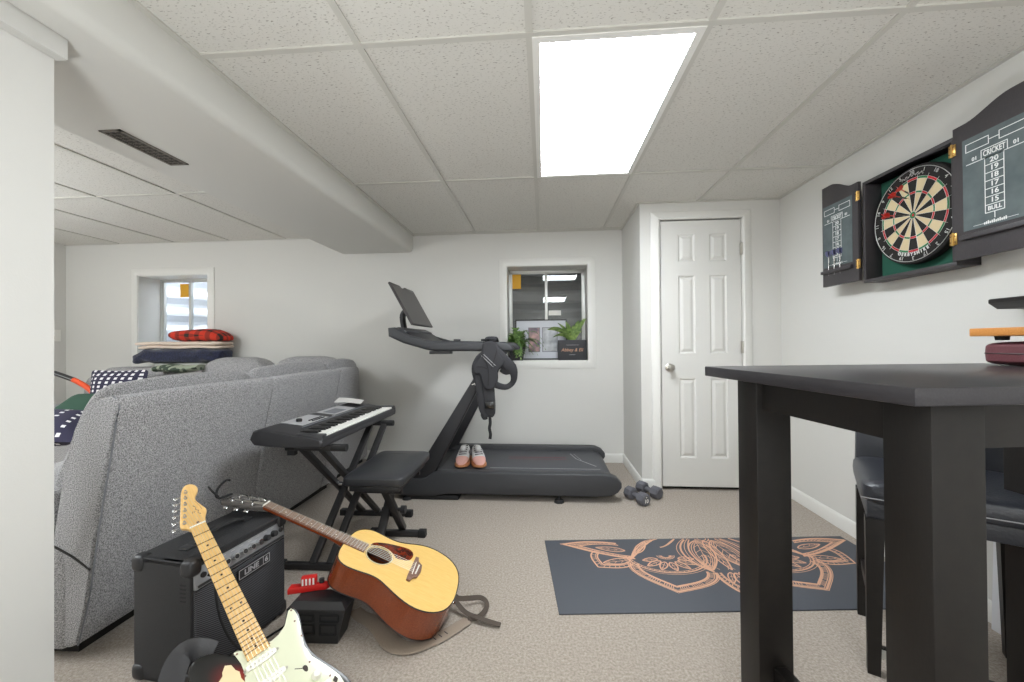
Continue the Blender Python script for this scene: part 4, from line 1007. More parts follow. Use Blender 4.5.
def acoustic():
    R = Matrix(((-0.0486, -0.9128, 0.4055), (0.9983, -0.0567, -0.0078), (0.0302, 0.4045, 0.914))); t = Vector((-1.1603, 1.6185, 0.4603)); s = 1.0115
    # re-orthonormalise
    y = Vector((R[0][1], R[1][1], R[2][1])).normalized(); x = Vector((R[0][0], R[1][0], R[2][0])); x = (x - y * x.dot(y)).normalized(); z = x.cross(y)
    R = Matrix(((x.x, y.x, z.x), (x.y, y.y, z.y), (x.z, y.z, z.z)))
    dp = .112
    base = t + R @ Vector((0, -.80, -dp)) * s
    mt = Matrix.Translation(base) @ R.to_4x4() @ Matrix.Scale(s, 4)
    e = empty('acoustic_guitar', label='natural top acoustic guitar lying with its neck propped on the amplifier', cat='acoustic guitar', mtx=mt)
    off = Vector((0, .80, dp))
    def T(mb): bmesh.ops.translate(mb.bm, vec=off, verts=mb.bm.verts); return mb
    face = [(0, -.360), (.041, -.362), (.085, -.368), (.118, -.388), (.136, -.420), (.139, -.450), (.133, -.495), (.132, -.545), (.150, -.590), (.180, -.640), (.195, -.690), (.192, -.745), (.172, -.800), (.128, -.840), (.07, -.858), (-.005, -.862), (-.075, -.858), (-.135, -.838), (-.170, -.805), (-.188, -.770), (-.194, -.735), (-.190, -.695), (-.174, -.648), (-.148, -.596), (-.132, -.562), (-.128, -.525), (-.136, -.480), (-.140, -.440), (-.136, -.408), (-.116, -.380), (-.077, -.366), (-.039, -.362)]
    face = smooth_poly(face, 1); n = len(face)
    hole = [(.050 * math.cos(2 * PI * k / 36), -.512 + .050 * math.sin(2 * PI * k / 36)) for k in range(36)]
    def fill(mb, outer, inner, z):
        bm = bmesh.new(); E = []
        for loop in (outer, inner):
            vs = [bm.verts.new((p[0], p[1], z)) for p in loop]; E += [bm.edges.new((vs[i], vs[(i + 1) % len(vs)])) for i in range(len(vs))]
        bmesh.ops.triangle_fill(bm, use_beauty=True, edges=E); bmesh.ops.recalc_face_normals(bm, faces=bm.faces[:])
        if bm.faces and bm.faces[:][0].normal.z < 0: bmesh.ops.reverse_faces(bm, faces=bm.faces[:])
        mb._merge(bm)
    b = MB(); fill(b, face, hole, 0)
    R_ = [[(p[0], p[1], 0) for p in hole], [(p[0], p[1], -.003) for p in hole]]; b.rings(R_, cap=False)
    T(b).build('soundboard', 'spruce', e)
    def sc(k): return [((p[0]) * k, -.61 + (p[1] + .61) * k) for p in face]
    def bdep(y_): return -(.100 + .016 * min(1, max(0, (-.36 - y_) / .5)))
    b = MB(); A = [(p[0], p[1], -.0005) for p in face]; B = [(p[0], p[1], bdep(p[1])) for p in face]
    for j in range(n): b.poly([A[j], A[(j + 1) % n], B[(j + 1) % n], B[j]])
    C1 = [(p[0], p[1], bdep(p[1]) - .004) for p in sc(.75)]; C2 = [(p[0], p[1], bdep(p[1]) - .006) for p in sc(.4)]
    for X, Y in ((B, C1), (C1, C2)):
        for j in range(n): b.poly([X[j], X[(j + 1) % n], Y[(j + 1) % n], Y[j]])
    b.poly(C2); bmesh.ops.recalc_face_normals(b.bm, faces=b.bm.faces[:])
    T(b).build('back_and_sides', 'mahogany', e, ang=40)
    for z, nm in ((0.0, 'binding'), (-1, 'binding')):
        b = MB(); b.sweep([(p[0], p[1], z if z == 0 else bdep(p[1])) for p in face], .0045, .005, seg=6, sm=1, closed=True); T(b).build(nm, 'binding', e)
    # rosette: rings around the hole
    for r0, r1, m in ((.0505, .0535, 'binding'), (.0535, .0575, 'creambinding'), (.0575, .0585, 'binding')):
        b = MB(); c = [[(rr * math.cos(2 * PI * k / 40), -.512 + rr * math.sin(2 * PI * k / 40), .0006) for k in range(40)] for rr in (r0, r1)]
        for k in range(40): b.poly([c[0][k], c[0][(k + 1) % 40], c[1][(k + 1) % 40], c[1][k]])
        T(b).build('rosette', m, e)
    pgp = [(.030, -.455), (.060, -.462), (.085, -.500), (.104, -.548), (.118, -.600), (.112, -.626), (.085, -.640), (.050, -.635), (.034, -.616), (.022, -.578), (.042, -.560), (.058, -.535), (.060, -.500), (.048, -.474)]
    b = MB(); b.prism(smooth_poly(pgp, 1), .0003, .0016, 'z'); T(b).build('pickguard', 'tortoise', e)
    br = [(.078, -.650), (.080, -.664), (.055, -.670), (.040, -.690), (.0, -.695), (-.040, -.690), (-.055, -.674), (-.075, -.670), (-.076, -.654), (-.045, -.651), (0, -.651), (.045, -.651)]
    b = MB(); b.prism(br, 0, .009, 'z', .002); bo = T(b).build('bridge', 'rosewood', e)
    b = MB(); b.bar((-.038, -.666, .010), (.038, -.662, .010), .003, .006); T(b).build('saddle', 'pickup', bo)
    for k in range(6):
        b = MB(); b.lathe([(.0035, .009), (.0035, .012), (.001, .0135)], (-.027 + k * .0108, -.678, 0), 10); T(b).build('bridge_pin', 'pickup', bo)
    def nw(y_): return .0215 + .0065 * (-y_ / .44)
    R2 = []
    for k in range(11):
        y_ = -.37 * k / 10; w_ = nw(y_); d_ = 1 + .8 * max(0, (-y_ - .31) / .06)
        R2.append([(w_, y_, 0), (w_ * .95, y_, -.009 * d_), (w_ * .6, y_, -.017 * d_), (0, y_, -.020 * d_), (-w_ * .6, y_, -.017 * d_), (-w_ * .95, y_, -.009 * d_), (-w_, y_, 0)])
    b = MB(); b.rings(R2); T(b).build('neck', 'mahogany', e, ang=50)
    b = MB(); b.prism([(-.0215, 0), (.0215, 0), (.028, -.452), (-.028, -.452)], 0, .0055, 'z', .001); b.mi = 1
    for k in range(1, 21):
        y_ = -.648 * (1 - 2 ** (-k / 12)); w_ = nw(y_); b.box(-w_, w_, y_ - .0009, y_ + .0009, .0053, .0068)
    T(b).build('fretboard', ['rosewood', 'silverlogo'], e)
    b = MB()
    for k in (3, 5, 7, 9, 12):
        y_ = -.648 * (1 - (2 ** (-k / 12) + 2 ** (-(k - 1) / 12)) / 2); b.cyl((0, y_, .005), (0, y_, .0060), .003, seg=10)
    T(b).build('inlay_dots', 'pickup', e)
    b = MB(); b.box(-.0215, .0215, -.001, .004, .001, .009, .0005); T(b).build('nut', 'pickup', e)
    # headstock tilted back
    hm = Matrix.Rotation(math.radians(-14), 4, 'X')
    b = MB(); b.prism([(-.021, 0), (-.030, .018), (-.036, .05), (-.036, .165), (-.026, .176), (0, .180), (.026, .176), (.036, .165), (.036, .05), (.030, .018), (.021, 0)], -.014, .001, 'z', .002, 2, hm); ho = T(b).build('headstock', 'headveneer', e)
    for sx in (-1, 1):
        for k in range(3):
            y_ = .045 + k * .042
            b = MB(); p0 = hm @ Vector((sx * .022, y_, .001)); p1 = hm @ Vector((sx * .022, y_, .016)); b.cyl(p0, p1, .004, seg=10); b.cyl(p0, hm @ Vector((sx * .022, y_, .004)), .0075, seg=12); to = T(b).build('tuner', 'chrome', ho)
            b = MB(); b.cyl(hm @ Vector((sx * .034, y_, -.010)), hm @ Vector((sx * .050, y_, -.010)), .0025, seg=8); v = hm @ Vector((sx * .057, y_, -.010)); b.cushion(v, (.018, .020, .010), 3, 3, 12, 8); T(b).build('tuner_button', 'chrome', to)
    b = MB()
    for k in range(6):
        x0 = -.0175 + k * .007; x1 = -.027 + k * .0108; sx = -1 if k < 3 else 1; j = k if k < 3 else 5 - k
        p = hm @ Vector((sx * .022, .045 + j * .042, .010)); b.tube([(x1, -.664, .012), (x0, .002, .0085)], .0006, 5, 1); b.tube([(x0, .002, .0085), p], .0006, 5, 1)
    T(b).build('strings', 'string', e)
    b = MB(); b.lathe([(.006, 0), (.005, .006), (.008, .012), (.001, .013)], (0, -.862, -.055), 12, (0, -1, 0)); T(b).build('strap_button', 'chrome', e)
    # taupe strap spread on the carpet beneath and around the body (fixed at both ends of the guitar)
    inv = mt.inverted()
    up = lambda p: inv.to_3x3() @ Vector((0, 0, 1))
    m = MB(); pts = [(-.80, 1.66, .012), (-.755, 1.625, .010), (-.70, 1.60, .010), (-.645, 1.56, .008), (-.60, 1.515, .006), (-.555, 1.48, .006), (-.50, 1.475, .006), (-.445, 1.505, .006), (-.395, 1.545, .006), (-.35, 1.595, .007), (-.315, 1.635, .008)]
    m.sweep([inv @ Vector(p) for p in pts], [.05, .06, .07, .074, .076, .074, .066, .06, .056, .052, .046], .003, hint=up, seg=8, power=6, sm=4); so = m.build('strap', 'greystrap', e)
    for p in ((-.422, 1.522, .0092), (-.404, 1.538, .0092), (-.386, 1.556, .0092)):
        m = MB(); m.bar(inv @ (Vector(p) + Vector((-.008, .006, 0))), inv @ (Vector(p) + Vector((.008, -.006, 0))), .003, .001, hint=inv.to_3x3() @ Vector((0, 0, 1))); m.build('strap_slot', 'rubber', so)
    m = MB(); pts = [(-.405, 1.725, .075), (-.375, 1.715, .045), (-.33, 1.74, .03), (-.285, 1.76, .022), (-.255, 1.74, .018), (-.25, 1.695, .016), (-.275, 1.645, .014), (-.315, 1.635, .014)]
    m.sweep([inv @ Vector(p) for p in pts], .020, .003, hint=lambda p: inv.to_3x3() @ Vector((.3, -.6, .6)), seg=8, power=6, sm=4); m.build('strap_tail', 'darkstrap', e)
    m = MB(); pts = [(-.405, 1.72, .07), (-.375, 1.70, .035), (-.33, 1.665, .018), (-.28, 1.64, .018), (-.22, 1.622, .012), (-.18, 1.615, .008)]
    m.sweep([inv @ Vector(p) for p in pts], [.018, .022, .024, .026, .028, .026], .0035, hint=up, seg=8, power=6, sm=4); m.build('strap_tail', 'darkstrap', e)
    # capo clipped on the headstock
    hw = lambda x_, y_, z_: mt @ (hm @ Vector((x_, y_, z_)) + off)
    c = empty('clip_on_capo', hw(0, .172, .006), label='black spring capo clipped to the tip of the acoustic guitar headstock', cat='capo')
    iv = Matrix.Translation(-Vector(hw(0, .172, .006)))
    q = MB(); q.sweep([iv @ hw(.022, .166, .007), iv @ hw(0, .170, .008), iv @ hw(-.03, .178, .008)], .012, .010, seg=10); q.build('jaw', 'rubber', c)
    q = MB(); q.sweep([iv @ hw(-.03, .178, .008), iv @ hw(-.02, .20, .010), iv @ hw(.005, .215, .03), iv @ hw(.03, .205, .055), iv @ hw(.05, .20, .05)], [.010, .010, .009, .010, .006], .009, seg=10); q.build('spring_arm', 'rubber', c)
    q = MB(); q.sweep([iv @ hw(-.025, .185, .010), iv @ hw(-.03, .21, .03), iv @ hw(-.025, .235, .045)], [.010, .009, .006], .007, seg=10); q.build('lever', 'rubber', c)

def toolbox():
    # tapered black plastic bin between the amplifier and the acoustic guitar
    c = Vector((-.862, 1.522, 0)); rz = math.radians(2)
    b_ = empty('plastic_tool_case', c, rz, label='black moulded plastic case on the carpet between amplifier and acoustic guitar', cat='tool case')
    W0, W1, D, H = .155, .215, .085, .125
    body = MB()
    def ring(w, d, z): return [(-w / 2, -d / 2, z), (w / 2, -d / 2, z), (w / 2, d / 2, z), (-w / 2, d / 2, z)]
    body.rings([ring(W0, D, 0), ring(W0 + .006, D + .003, .02), ring(W1, D + .012, H)]); body.build('body', 'black', b_)
    for sx in (-1, 1):
        m = MB()
        for k, (u0, u1, z0, z1) in enumerate(((.010, .075, .035, .075), (.012, .085, .085, .112))):
            y = -D / 2 - .0045 - .0035 * (z0 / H)
            x0, x1 = sx * u0, sx * u1
            for q in ((x0, x1, z0, z0 + .004), (x0, x1, z1 - .004, z1), (x0, x0 + sx * .004, z0, z1), (x1 - sx * .004, x1, z0, z1)):
                m.box(min(q[0], q[1]), max(q[0], q[1]), y - .004, y + .008, q[2], q[3], .001)
        m.build('rib', 'rubber', b_)
    m = MB(); m.rings([ring(W1 + .008, D + .022, H), ring(W1 + .008, D + .022, H + .008), ring(W1 - .03, D - .01, H + .030), ring(W1 - .05, D - .03, H + .032)]); m.build('lid', 'black', b_)
    # red tool lying across the lid
    t = empty('red_hand_tool', (-.93, 1.545, .1575), math.radians(18), label='red plastic clamp tool lying on top of the black case', cat='tool')
    m = MB(); m.prism([(-.075, -.016), (.03, -.012), (.065, -.014), (.075, .0), (.06, .012), (.02, .010), (-.07, .018)], 0, .026, 'z', .005, 2); m.build('body', 'red', t)
    m = MB(); m.box(-.03, .028, -.012, .014, .022, .058, .006); m.build('grip', 'red', t)
    m = MB()
    for k in range(4): m.box(-.025 + k * .013, -.019 + k * .013, -.014, -.0115, .028, .052)
    m.build('grip_mark', 'plastic_w', t)
    m = MB(); m.sweep([(.06, 0, .02), (.085, .01, .03), (.10, .005, .055)], .012, .010, seg=10); m.build('hook', 'red', t)
    m = MB(); m.cyl((.045, 0, .026), (.045, 0, .040), .010, seg=14); m.build('knob', 'black', t)
ALL += [amp, electric, acoustic, toolbox]
# ================================================================ TABLE, STOOL, MAT, DARTS, WINDOW THINGS
def table():
    th = math.radians(7.6)
    A = Vector((.586, .692, 0))
    t = empty('bar_table', (A.x, A.y, 0), th, label='dark espresso wood bar table in front of the stool', cat='table')
    LX, LY, ZT, TH = 1.115, .632, 1.05, .030
    MB().box(0, LX, 0, LY, ZT - TH, ZT, .003).build('tabletop', 'tabletop', t)
    g = .088; gx = .100; ix, iy = .084, .050
    legs = [(ix, iy), (LX - ix - gx, iy), (ix - .010, LY - iy - g), (LX - ix - gx, LY - iy - g)]
    for x, y in legs: MB().box(x, x + gx, y, y + g, 0, ZT - TH, .003).build('leg', 'tablewood', t)
    z0, z1 = ZT - TH - .085, ZT - TH
    for q in ((ix + .008, ix + .03, iy + g, LY - iy - g), (LX - ix - .03, LX - ix - .008, iy + g, LY - iy - g)): MB().box(q[0], q[1], q[2], q[3], z0, z1).build('apron', 'tablewood', t)
    for q in ((iy + .012, iy + .034), (LY - iy - .034, LY - iy - .012)): MB().box(ix + g, LX - ix - g, q[0], q[1], z0, z1).build('apron', 'tablewood', t)
    for x in (ix + .030, LX - ix - .068): MB().box(x, x + .038, iy + g, LY - iy - g, .165, .215, .002).build('stretcher', 'tablewood', t)
    MB().box(ix + g * .5, LX - ix - g * .5, LY / 2 - .02, LY / 2 + .02, .17, .21, .002).build('stretcher', 'tablewood', t)
    mt = Matrix.Translation((A.x, A.y, 0)) @ Matrix.Rotation(th, 4, 'Z')
    # burgundy case with a wooden board on it
    c = empty('burgundy_case', (1.312, 1.10, ZT), 0.0, label='burgundy hard case lying on the bar table under the wooden board', cat='case')
    b = MB(); b.cushion((.17, .12, .0355), (.34, .24, .071), 9, 6, 40, 14); b.build('shell', 'case', c)
    b = MB(); pr = [(-.0005, -.0705), (.3805, -.0705), (.3805, .1905), (-.0005, .1905)]
    ce = lambda v: math.copysign(abs(v) ** (2 / 9), v)
    b.sweep([(.17 + .1703 * ce(math.cos(2 * PI * k / 48)), .12 + .1203 * ce(math.sin(2 * PI * k / 48)), .036) for k in range(48)], .003, .003, seg=6, sm=1, closed=True); b.build('seam', 'binding', c)
    w = empty('wooden_board', (1.296, 1.085, ZT + .0745), 0.0, label='honey coloured wooden board with black feet on top of the burgundy case', cat='board')
    MB().box(0, .37, 0, .262, .012, .036, .003).build('plank', 'board', w)
    for x, y in ((.05, .04), (.32, .04), (.05, .22), (.32, .22)):
        m = MB(); m.cyl((x, y, 0), (x, y, .013), .014, .016, 14); m.build('foot', 'rubber', w)

def shelf():
    s = empty('wall_shelf', (XR, 1.275, 1.262), label='dark floating shelf on the white wall above the bar table', cat='shelf')
    m = MB(); m.prism([(-.115, .0), (-.115, .012), (-.11, .016), (0, .016), (0, -.022), (-.085, -.022)], -.55, .38, 'y', .002); m.build('ledge', 'tablewood', s)
    m = MB(); m.box(-.02, 0, -.45, .30, -.045, -.022, .002); m.build('cleat', 'tablewood', s)

def stool():
    f = Vector((-.53, -.85, 0)).normalized(); c = Vector((1.376, 1.530, 0))
    rz = math.atan2(f.x, -f.y)     # local -y looks along f
    s = empty('bar_stool', c, rz, label='dark leather bar stool with wooden legs behind the bar table', cat='bar stool')
    w, d = .44, .40
    b = MB(); b.cushion((.006, 0, .612), (w + .03, d + .04, .095), 9, 4.5, 48, 16); b.build('seat', 'bonded', s)
    b = MB(); b.box(-w / 2 + .006, w / 2 - .006, -d / 2 + .005, d / 2 - .005, .520, .590, .008); b.build('seat_frame', 'bonded', s)
    b = MB(); b.sweep([(-w / 2 - .008, -d / 2 - .016, .598), (0, -d / 2 - .0225, .598), (w / 2 + .008, -d / 2 - .016, .598)], .004, .004, seg=6); b.build('seat_stitching', 'greyhi', s)
    for x, y in ((-1, -1), (1, -1), (-1, 1), (1, 1)):
        xx, yy = x * (w / 2 - .028), y * (d / 2 - .028)
        b = MB(); b.rings([[(xx + dx * .017 + x * .008, yy + dy * .017 + y * .012, 0) for dx, dy in ((-1, -1), (1, -1), (1, 1), (-1, 1))], [(xx + dx * .025, yy + dy * .025, .525) for dx, dy in ((-1, -1), (1, -1), (1, 1), (-1, 1))]]); b.build('leg', 'tablewood', s)
    for x in (-1, 1): MB().box(x * (w / 2 - .025) - .011, x * (w / 2 - .025) + .011, -d / 2 + .03, d / 2 - .03, .20, .235, .002).build('stretcher', 'tablewood', s)
    MB().box(-w / 2 + .03, w / 2 - .03, -d / 2 + .014, -d / 2 + .036, .055, .09, .002).build('stretcher', 'tablewood', s)
    MB().box(-w / 2 + .03, w / 2 - .03, -d / 2 + .010, -d / 2 + .014, .058, .087, .001).build('foot_plate', 'alu', s)
    b = MB(); b.sweep([(0, d / 2 - .01, .59), (0, d / 2 + .005, .74), (0, d / 2 + .03, .86), (0, d / 2 + .06, .955), (0, d / 2 + .068, .985)], [w, w - .01, w - .01, w, w - .03], [.055, .06, .06, .05, .03], hint=(0, -1, .2), seg=24, power=6); b.build('backrest', 'bonded', s)

def yoga_mat():
    c0 = Vector((-.013, 2.326, 0)); c1 = Vector((1.70, 2.483, 0)); ang = math.atan2(c1.y - c0.y, c1.x - c0.x)
    L, W = 1.70, .63
    cc = c0 + (c1 - c0) / 2
    g = empty('exercise_mat', (cc.x, cc.y, 0), ang, label='slate grey exercise mat with rose gold mandala on the carpet', cat='exercise mat')
    MB().box(-L / 2, L / 2, -W, 0, 0, .006, .0015).build('pad', 'matfoam', g)
    m = MB(); Z = [.0064]; ox = (.885 - cc.x) * math.cos(ang) + (2.395 - cc.y) * math.sin(ang)
    clip = lambda p: p[1] < -.004 and p[1] > -W + .004 and abs(p[0]) < L / 2 - .004
    def rib(pts, w):
        Z[0] += 6e-7
        m.ribbon([(p[0] + ox, p[1]) for p in pts], w, Z[0], clip=clip)
    def bez(a, b, c, d, n=26):
        o = []
        for k in range(n + 1):
            t = k / n; u = 1 - t
            o.append((u ** 3 * a[0] + 3 * u * u * t * b[0] + 3 * u * t * t * c[0] + t ** 3 * d[0], u ** 3 * a[1] + 3 * u * u * t * b[1] + 3 * u * t * t * c[1] + t ** 3 * d[1]))
        return o
    def lerp(a, b, t): return (a[0] + (b[0] - a[0]) * t, a[1] + (b[1] - a[1]) * t)
    def petal(A, B, T, scales, ribs=None, bulge=.35):
        """ogee petal from base corners A, B to tip T drawn as nested outlines with short ribs"""
        C = lerp(A, B, .5); cur = []
        for k, w in scales:
            A2, B2, T2 = lerp(C, A, k), lerp(C, B, k), lerp(C, T, k); side = []
            for Q in (A2, B2):
                dT = (T2[0] - C[0], T2[1] - C[1]); n_ = (Q[0] - C[0], Q[1] - C[1])
                l = bez(Q, (Q[0] + dT[0] * .50 + n_[0] * bulge * .3, Q[1] + dT[1] * .50 + n_[1] * bulge * .3), (T2[0] - dT[0] * .22 + n_[0] * bulge, T2[1] - dT[1] * .22 + n_[1] * bulge), T2)
                rib(l, w); side.append(l)
            cur.append(side)
        if ribs:
            i0, i1, n_ = ribs
            for sd in (0, 1):
                la, lb = cur[i0][sd], cur[i1][sd]
                for k in range(1, n_): i = int(k * (len(la) - 1) / n_); rib([la[i], lb[i]], .0035)
    def leaf(p, q, wd, w, veins=5, n=1):
        d = (q[0] - p[0], q[1] - p[1]); l = math.hypot(*d); nx, ny = -d[1] / l * wd, d[0] / l * wd
        for j in range(n):
            g_ = 1 - .22 * j; p2 = lerp(lerp(p, q, .5), p, 1 - .07 * j); q2 = lerp(lerp(p, q, .5), q, 1 - .07 * j)
            for s_ in (g_, -g_): rib(bez(p2, (p2[0] + d[0] * .2 + nx * s_, p2[1] + d[1] * .2 + ny * s_), (p2[0] + d[0] * .6 + nx * s_ * .95, p2[1] + d[1] * .6 + ny * s_ * .95), q2), w if j == 0 else w * .5)
        if veins:
            rib([p, lerp(p, q, .9)], w * .45)
            for k in range(1, veins):
                c = lerp(p, q, k / veins); e = (c[0] + d[0] * .13, c[1] + d[1] * .13)
                for s_ in (1, -1): rib([c, (e[0] + nx * s_ * .42, e[1] + ny * s_ * .42)], w * .35)
    big = [(1.0, .0035), (.955, .0095), (.905, .0035), (.80, .004), (.765, .0085)]
    for sx in (-1, 1):
        f = lambda p: (p[0] * sx, p[1])
        petal(f((-.485, -.245)), f((-.085, -.352)), f((-.340, -.505)), big, (2, 3, 22))
        petal(f((-.47, -.262)), f((-.63, -.125)), f((-.650, -.285)), [(1, .008), (.80, .004), (.72, .008)], (0, 1, 7)); leaf(f((-.47, -.225)), f((-.615, -.245)), .035, .007, 4)
        petal(f((-.44, -.215)), f((-.50, -.045)), f((-.81, -.045)), [(1, .004), (.95, .012), (.86, .004), (.70, .008)], (2, 3, 14), .3); leaf(f((-.47, -.13)), f((-.62, -.09)), .03, .007, 4)
        # rosette inside the big petal: fan of small leaves over an arc of beads
        c = f((-.275, -.215))
        for k in range(7):
            a = math.radians(188 + k * 28); r0, r1 = .045, (.115 if k in (1, 2, 3, 4, 5) else .10)
            leaf((c[0] + r0 * 1.2 * math.cos(a), c[1] + r0 * math.sin(a) * .8), (c[0] + r1 * 1.35 * math.cos(a), c[1] + r1 * math.sin(a)), .024, .007, 3)
        for rr, w in ((.022, .006), (.036, .004), (.150, .004), (.162, .008), (.176, .003)):
            rib([(c[0] + rr * 1.28 * math.cos(PI + PI * k / 30), c[1] + .03 + rr * math.sin(PI + PI * k / 30)) for k in range(31)], w)
        for k in range(13):
            a = PI + PI * (k + .5) / 13; rib([(c[0] + .018 * math.cos(a), c[1] + .03 + .018 * math.sin(a)), (c[0] + .034 * 1.2 * math.cos(a), c[1] + .03 + .034 * math.sin(a))], .0035)
        for k in range(26):
            a = PI + PI * (k + .5) / 26; rib([(c[0] + .151 * 1.28 * math.cos(a), c[1] + .03 + .151 * math.sin(a)), (c[0] + .160 * 1.28 * math.cos(a), c[1] + .03 + .160 * math.sin(a))], .0035)
        # arches that rise from the rosette to the far edge
        for j, w in enumerate((.010, .004, .008, .004)): rib(bez(f((-.47, -.22)), f((-.40, -.15 + .028 * j)), f((-.34, -.05 + .02 * j)), f((-.26 + .02 * j, -.004))), w)
        for j, w in enumerate((.004, .010, .004, .007)): rib(bez(f((-.095, -.345)), f((-.215 + .022 * j, -.24)), f((-.235 + .03 * j, -.11)), f((-.10 + .012 * j, -.006))), w)
        for j, w in enumerate((.009, .004)): rib(bez(f((-.27, -.10)), f((-.23, -.09)), f((-.19, -.05 + .02 * j)), f((-.15, -.004))), w)
        leaf(f((-.045, -.030)), f((-.095, -.33)), .085, .009, 6, 3)
        leaf(f((-.42, -.16)), f((-.33, -.03)), .03, .007, 4)
    petal((-.10, -.352), (.10, -.352), (.0, -.60), [(1, .0035), (.95, .009), (.88, .0035), (.74, .004), (.68, .007)], (2, 3, 12))
    leaf((0, -.355), (0, -.49), .035, .008, 5); leaf((-.02, -.35), (-.055, -.44), .022, .006, 3); leaf((.02, -.35), (.055, -.44), .022, .006, 3)
    leaf((0, -.03), (0, -.33), .04, .008, 7)
    for rr in (.025, .04): rib([(rr * math.cos(PI + PI * k / 20), -.004 + rr * math.sin(PI + PI * k / 20)) for k in range(21)], .006)
    m.build('mandala_print', 'rosegold', g, smooth=False)

def darts():
    XF = 1.68; yc = 2.02
    y0, y1, z0, z1 = 1.79, 2.272, 1.430, 1.958
    g = empty('dartboard_cabinet', (XR, 2.03, 1.43), label='open black dartboard cabinet with green lining on the right wall', cat='dartboard cabinet')
    off = Vector((-XR, -2.03, -1.43))
    def T(mb): bmesh.ops.translate(mb.bm, vec=off, verts=mb.bm.verts); return mb
    t = .016
    b = MB(); b.box(XF, XR - .001, y0, y1, z0, z0 + t, .001); b.box(XF, XR - .001, y0, y1, z1 - t, z1, .001); b.box(XF, XR - .001, y0, y0 + t, z0 + t, z1 - t, .001); b.box(XF, XR - .001, y1 - t, y1, z0 + t, z1 - t, .001)
    T(b).build('box', 'cab', g)
    T(MB().box(XR - .014, XR - .002, y0 + t, y1 - t, z0 + t, z1 - t)).build('backing', 'greenfelt', g)
    m = MB()
    for y in (2.17, 2.05, 1.93): m.box(XF + .012, XF + .026, y - .018, y + .018, z0 + t, z0 + t + .002)
    T(m).build('dart_rest', 'alu', g)
    # doors folded fully open, curved top edge rising to the free side
    for side in (1, -1):
        yh = y1 + .016 if side == 1 else y0 - .004
        W = .277; yf = yh + side * W
        zb, zh, zf = 1.447, (1.972 if side == 1 else 1.982), (2.034 if side == 1 else 2.024)
        pts = [(yh, zb), (yf, zb)] + [(yf + (yh - yf) * k / 16, zf + (zh - zf) * (lambda u: u * u * (3 - 2 * u))(min(1, max(0, (k / 16 - .25) / .6)))) for k in range(17)]
        d = T(MB().prism(pts, XF - .012, XF + .006, 'x', .0015)).build('door', 'cab', g, ang=40)
        # chalkboard and scoring
        a, c = yh + side * .040, yf - side * .010
        pa, pb = max(a, c), min(a, c)      # pa = image-left (larger y)
        T(MB().box(XF - .0135, XF - .0115, pb, pa, 1.555, 1.915)).build('chalkboard', 'chalk', d)
        T(MB().box(XF - .030, XF - .012, pb - .004, pa + .004, 1.520, 1.538, .002)).build('dart_ledge', 'cab', d)
        m = MB(); X = XF - .0140
        ctr = (pa + pb) / 2
        def P(u, z): return (X, ctr - u, z)
        def ln(u0, z0_, u1, z1_, w=.0028):
            m.box(X - .0004, X, ctr - max(u0, u1) - w / 2, ctr - min(u0, u1) + w / 2, min(z0_, z1_) - w / 2, max(z0_, z1_) + w / 2)
        def rect(u0, u1, za, zb_): ln(u0, za, u1, za); ln(u0, zb_, u1, zb_); ln(u0, za, u0, zb_); ln(u1, za, u1, zb_)
        rect(-.100, -.018, 1.862, 1.892); rect(.018, .100, 1.862, 1.892); ln(-.018, 1.877, .018, 1.877)
        rect(-.044, .044, 1.812, 1.846); ln(-.098, 1.812, -.044, 1.812); ln(.044, 1.812, .098, 1.812)
        tx = lambda s_, sz, u, z, k=1.0: add_text(m, s_, sz, axes((X - .0002, ctr - u, z), (0, -1, 0), (0, 0, 1)), sx=k, bold=.0004)
        tx('CRICKET', .030, 0, 1.829, .62); tx('01', .020, -.068, 1.826); tx('01', .020, .072, 1.826)
        zz = 1.812
        for i, n_ in enumerate(('20', '19', '18', '17', '16', '15')):
            rect(-.032, .032, zz - .030 * (i + 1), zz - .030 * i); tx(n_, .026, 0, zz - .030 * i - .015, 1.15)
        rect(-.032, .032, zz - .209, zz - .180); tx('BULL', .022, 0, zz - .1945, .95); ln(0, zz - .209, 0, zz - .232)
        ln(-.075, 1.5665, .075, 1.5665, .0012); tx('Arachnid', .010, 0, 1.5675) if False else None
        for k in range(12): ln(-.036 + .0065 * k, 1.563, -.034 + .0065 * k, 1.563 + .006 + .002 * (k % 3), .0022)
        T(m).build('score_lettering', 'chalkwhite', d)
        for z in (1.535, 1.895):
            hb = MB(); hb.box(XF - .016, XF - .010, yh - side * .012 if False else yh - .014, yh + .014, z - .024, z + .024, .002); hb.cyl((XF - .016, yh, z - .026), (XF - .016, yh, z + .026), .004, seg=10)
            ho = T(hb).build('hinge', 'brass', d)
            for yy in (-.009, .009):
                q = MB(); q.cyl((XF - .0165, yh + yy, z + .012), (XF - .0175, yh + yy, z + .012), .003, seg=8); q.cyl((XF - .0165, yh + yy, z - .012), (XF - .0175, yh + yy, z - .012), .003, seg=8); T(q).build('screw', 'fretwire', ho)
    # ---- the board itself
    bx, by, bz, Rb = 1.715, 2.022, 1.708, .2255
    d = empty('dartboard', (XR - .014, by, bz), label='round bristle dartboard with red and green rings inside the cabinet', cat='dartboard')
    offb = Vector((-(XR - .014), -by, -bz))
    def TB(mb): bmesh.ops.translate(mb.bm, vec=offb, verts=mb.bm.verts); return mb
    b = MB(); b.lathe([(.001, 0), (Rb - .004, 0), (Rb, .004), (Rb, .036), (Rb - .004, .040), (.001, .040)], (bx + .040, by, bz), 72, (-1, 0, 0)); TB(b).build('board', 'sisalblack', d)
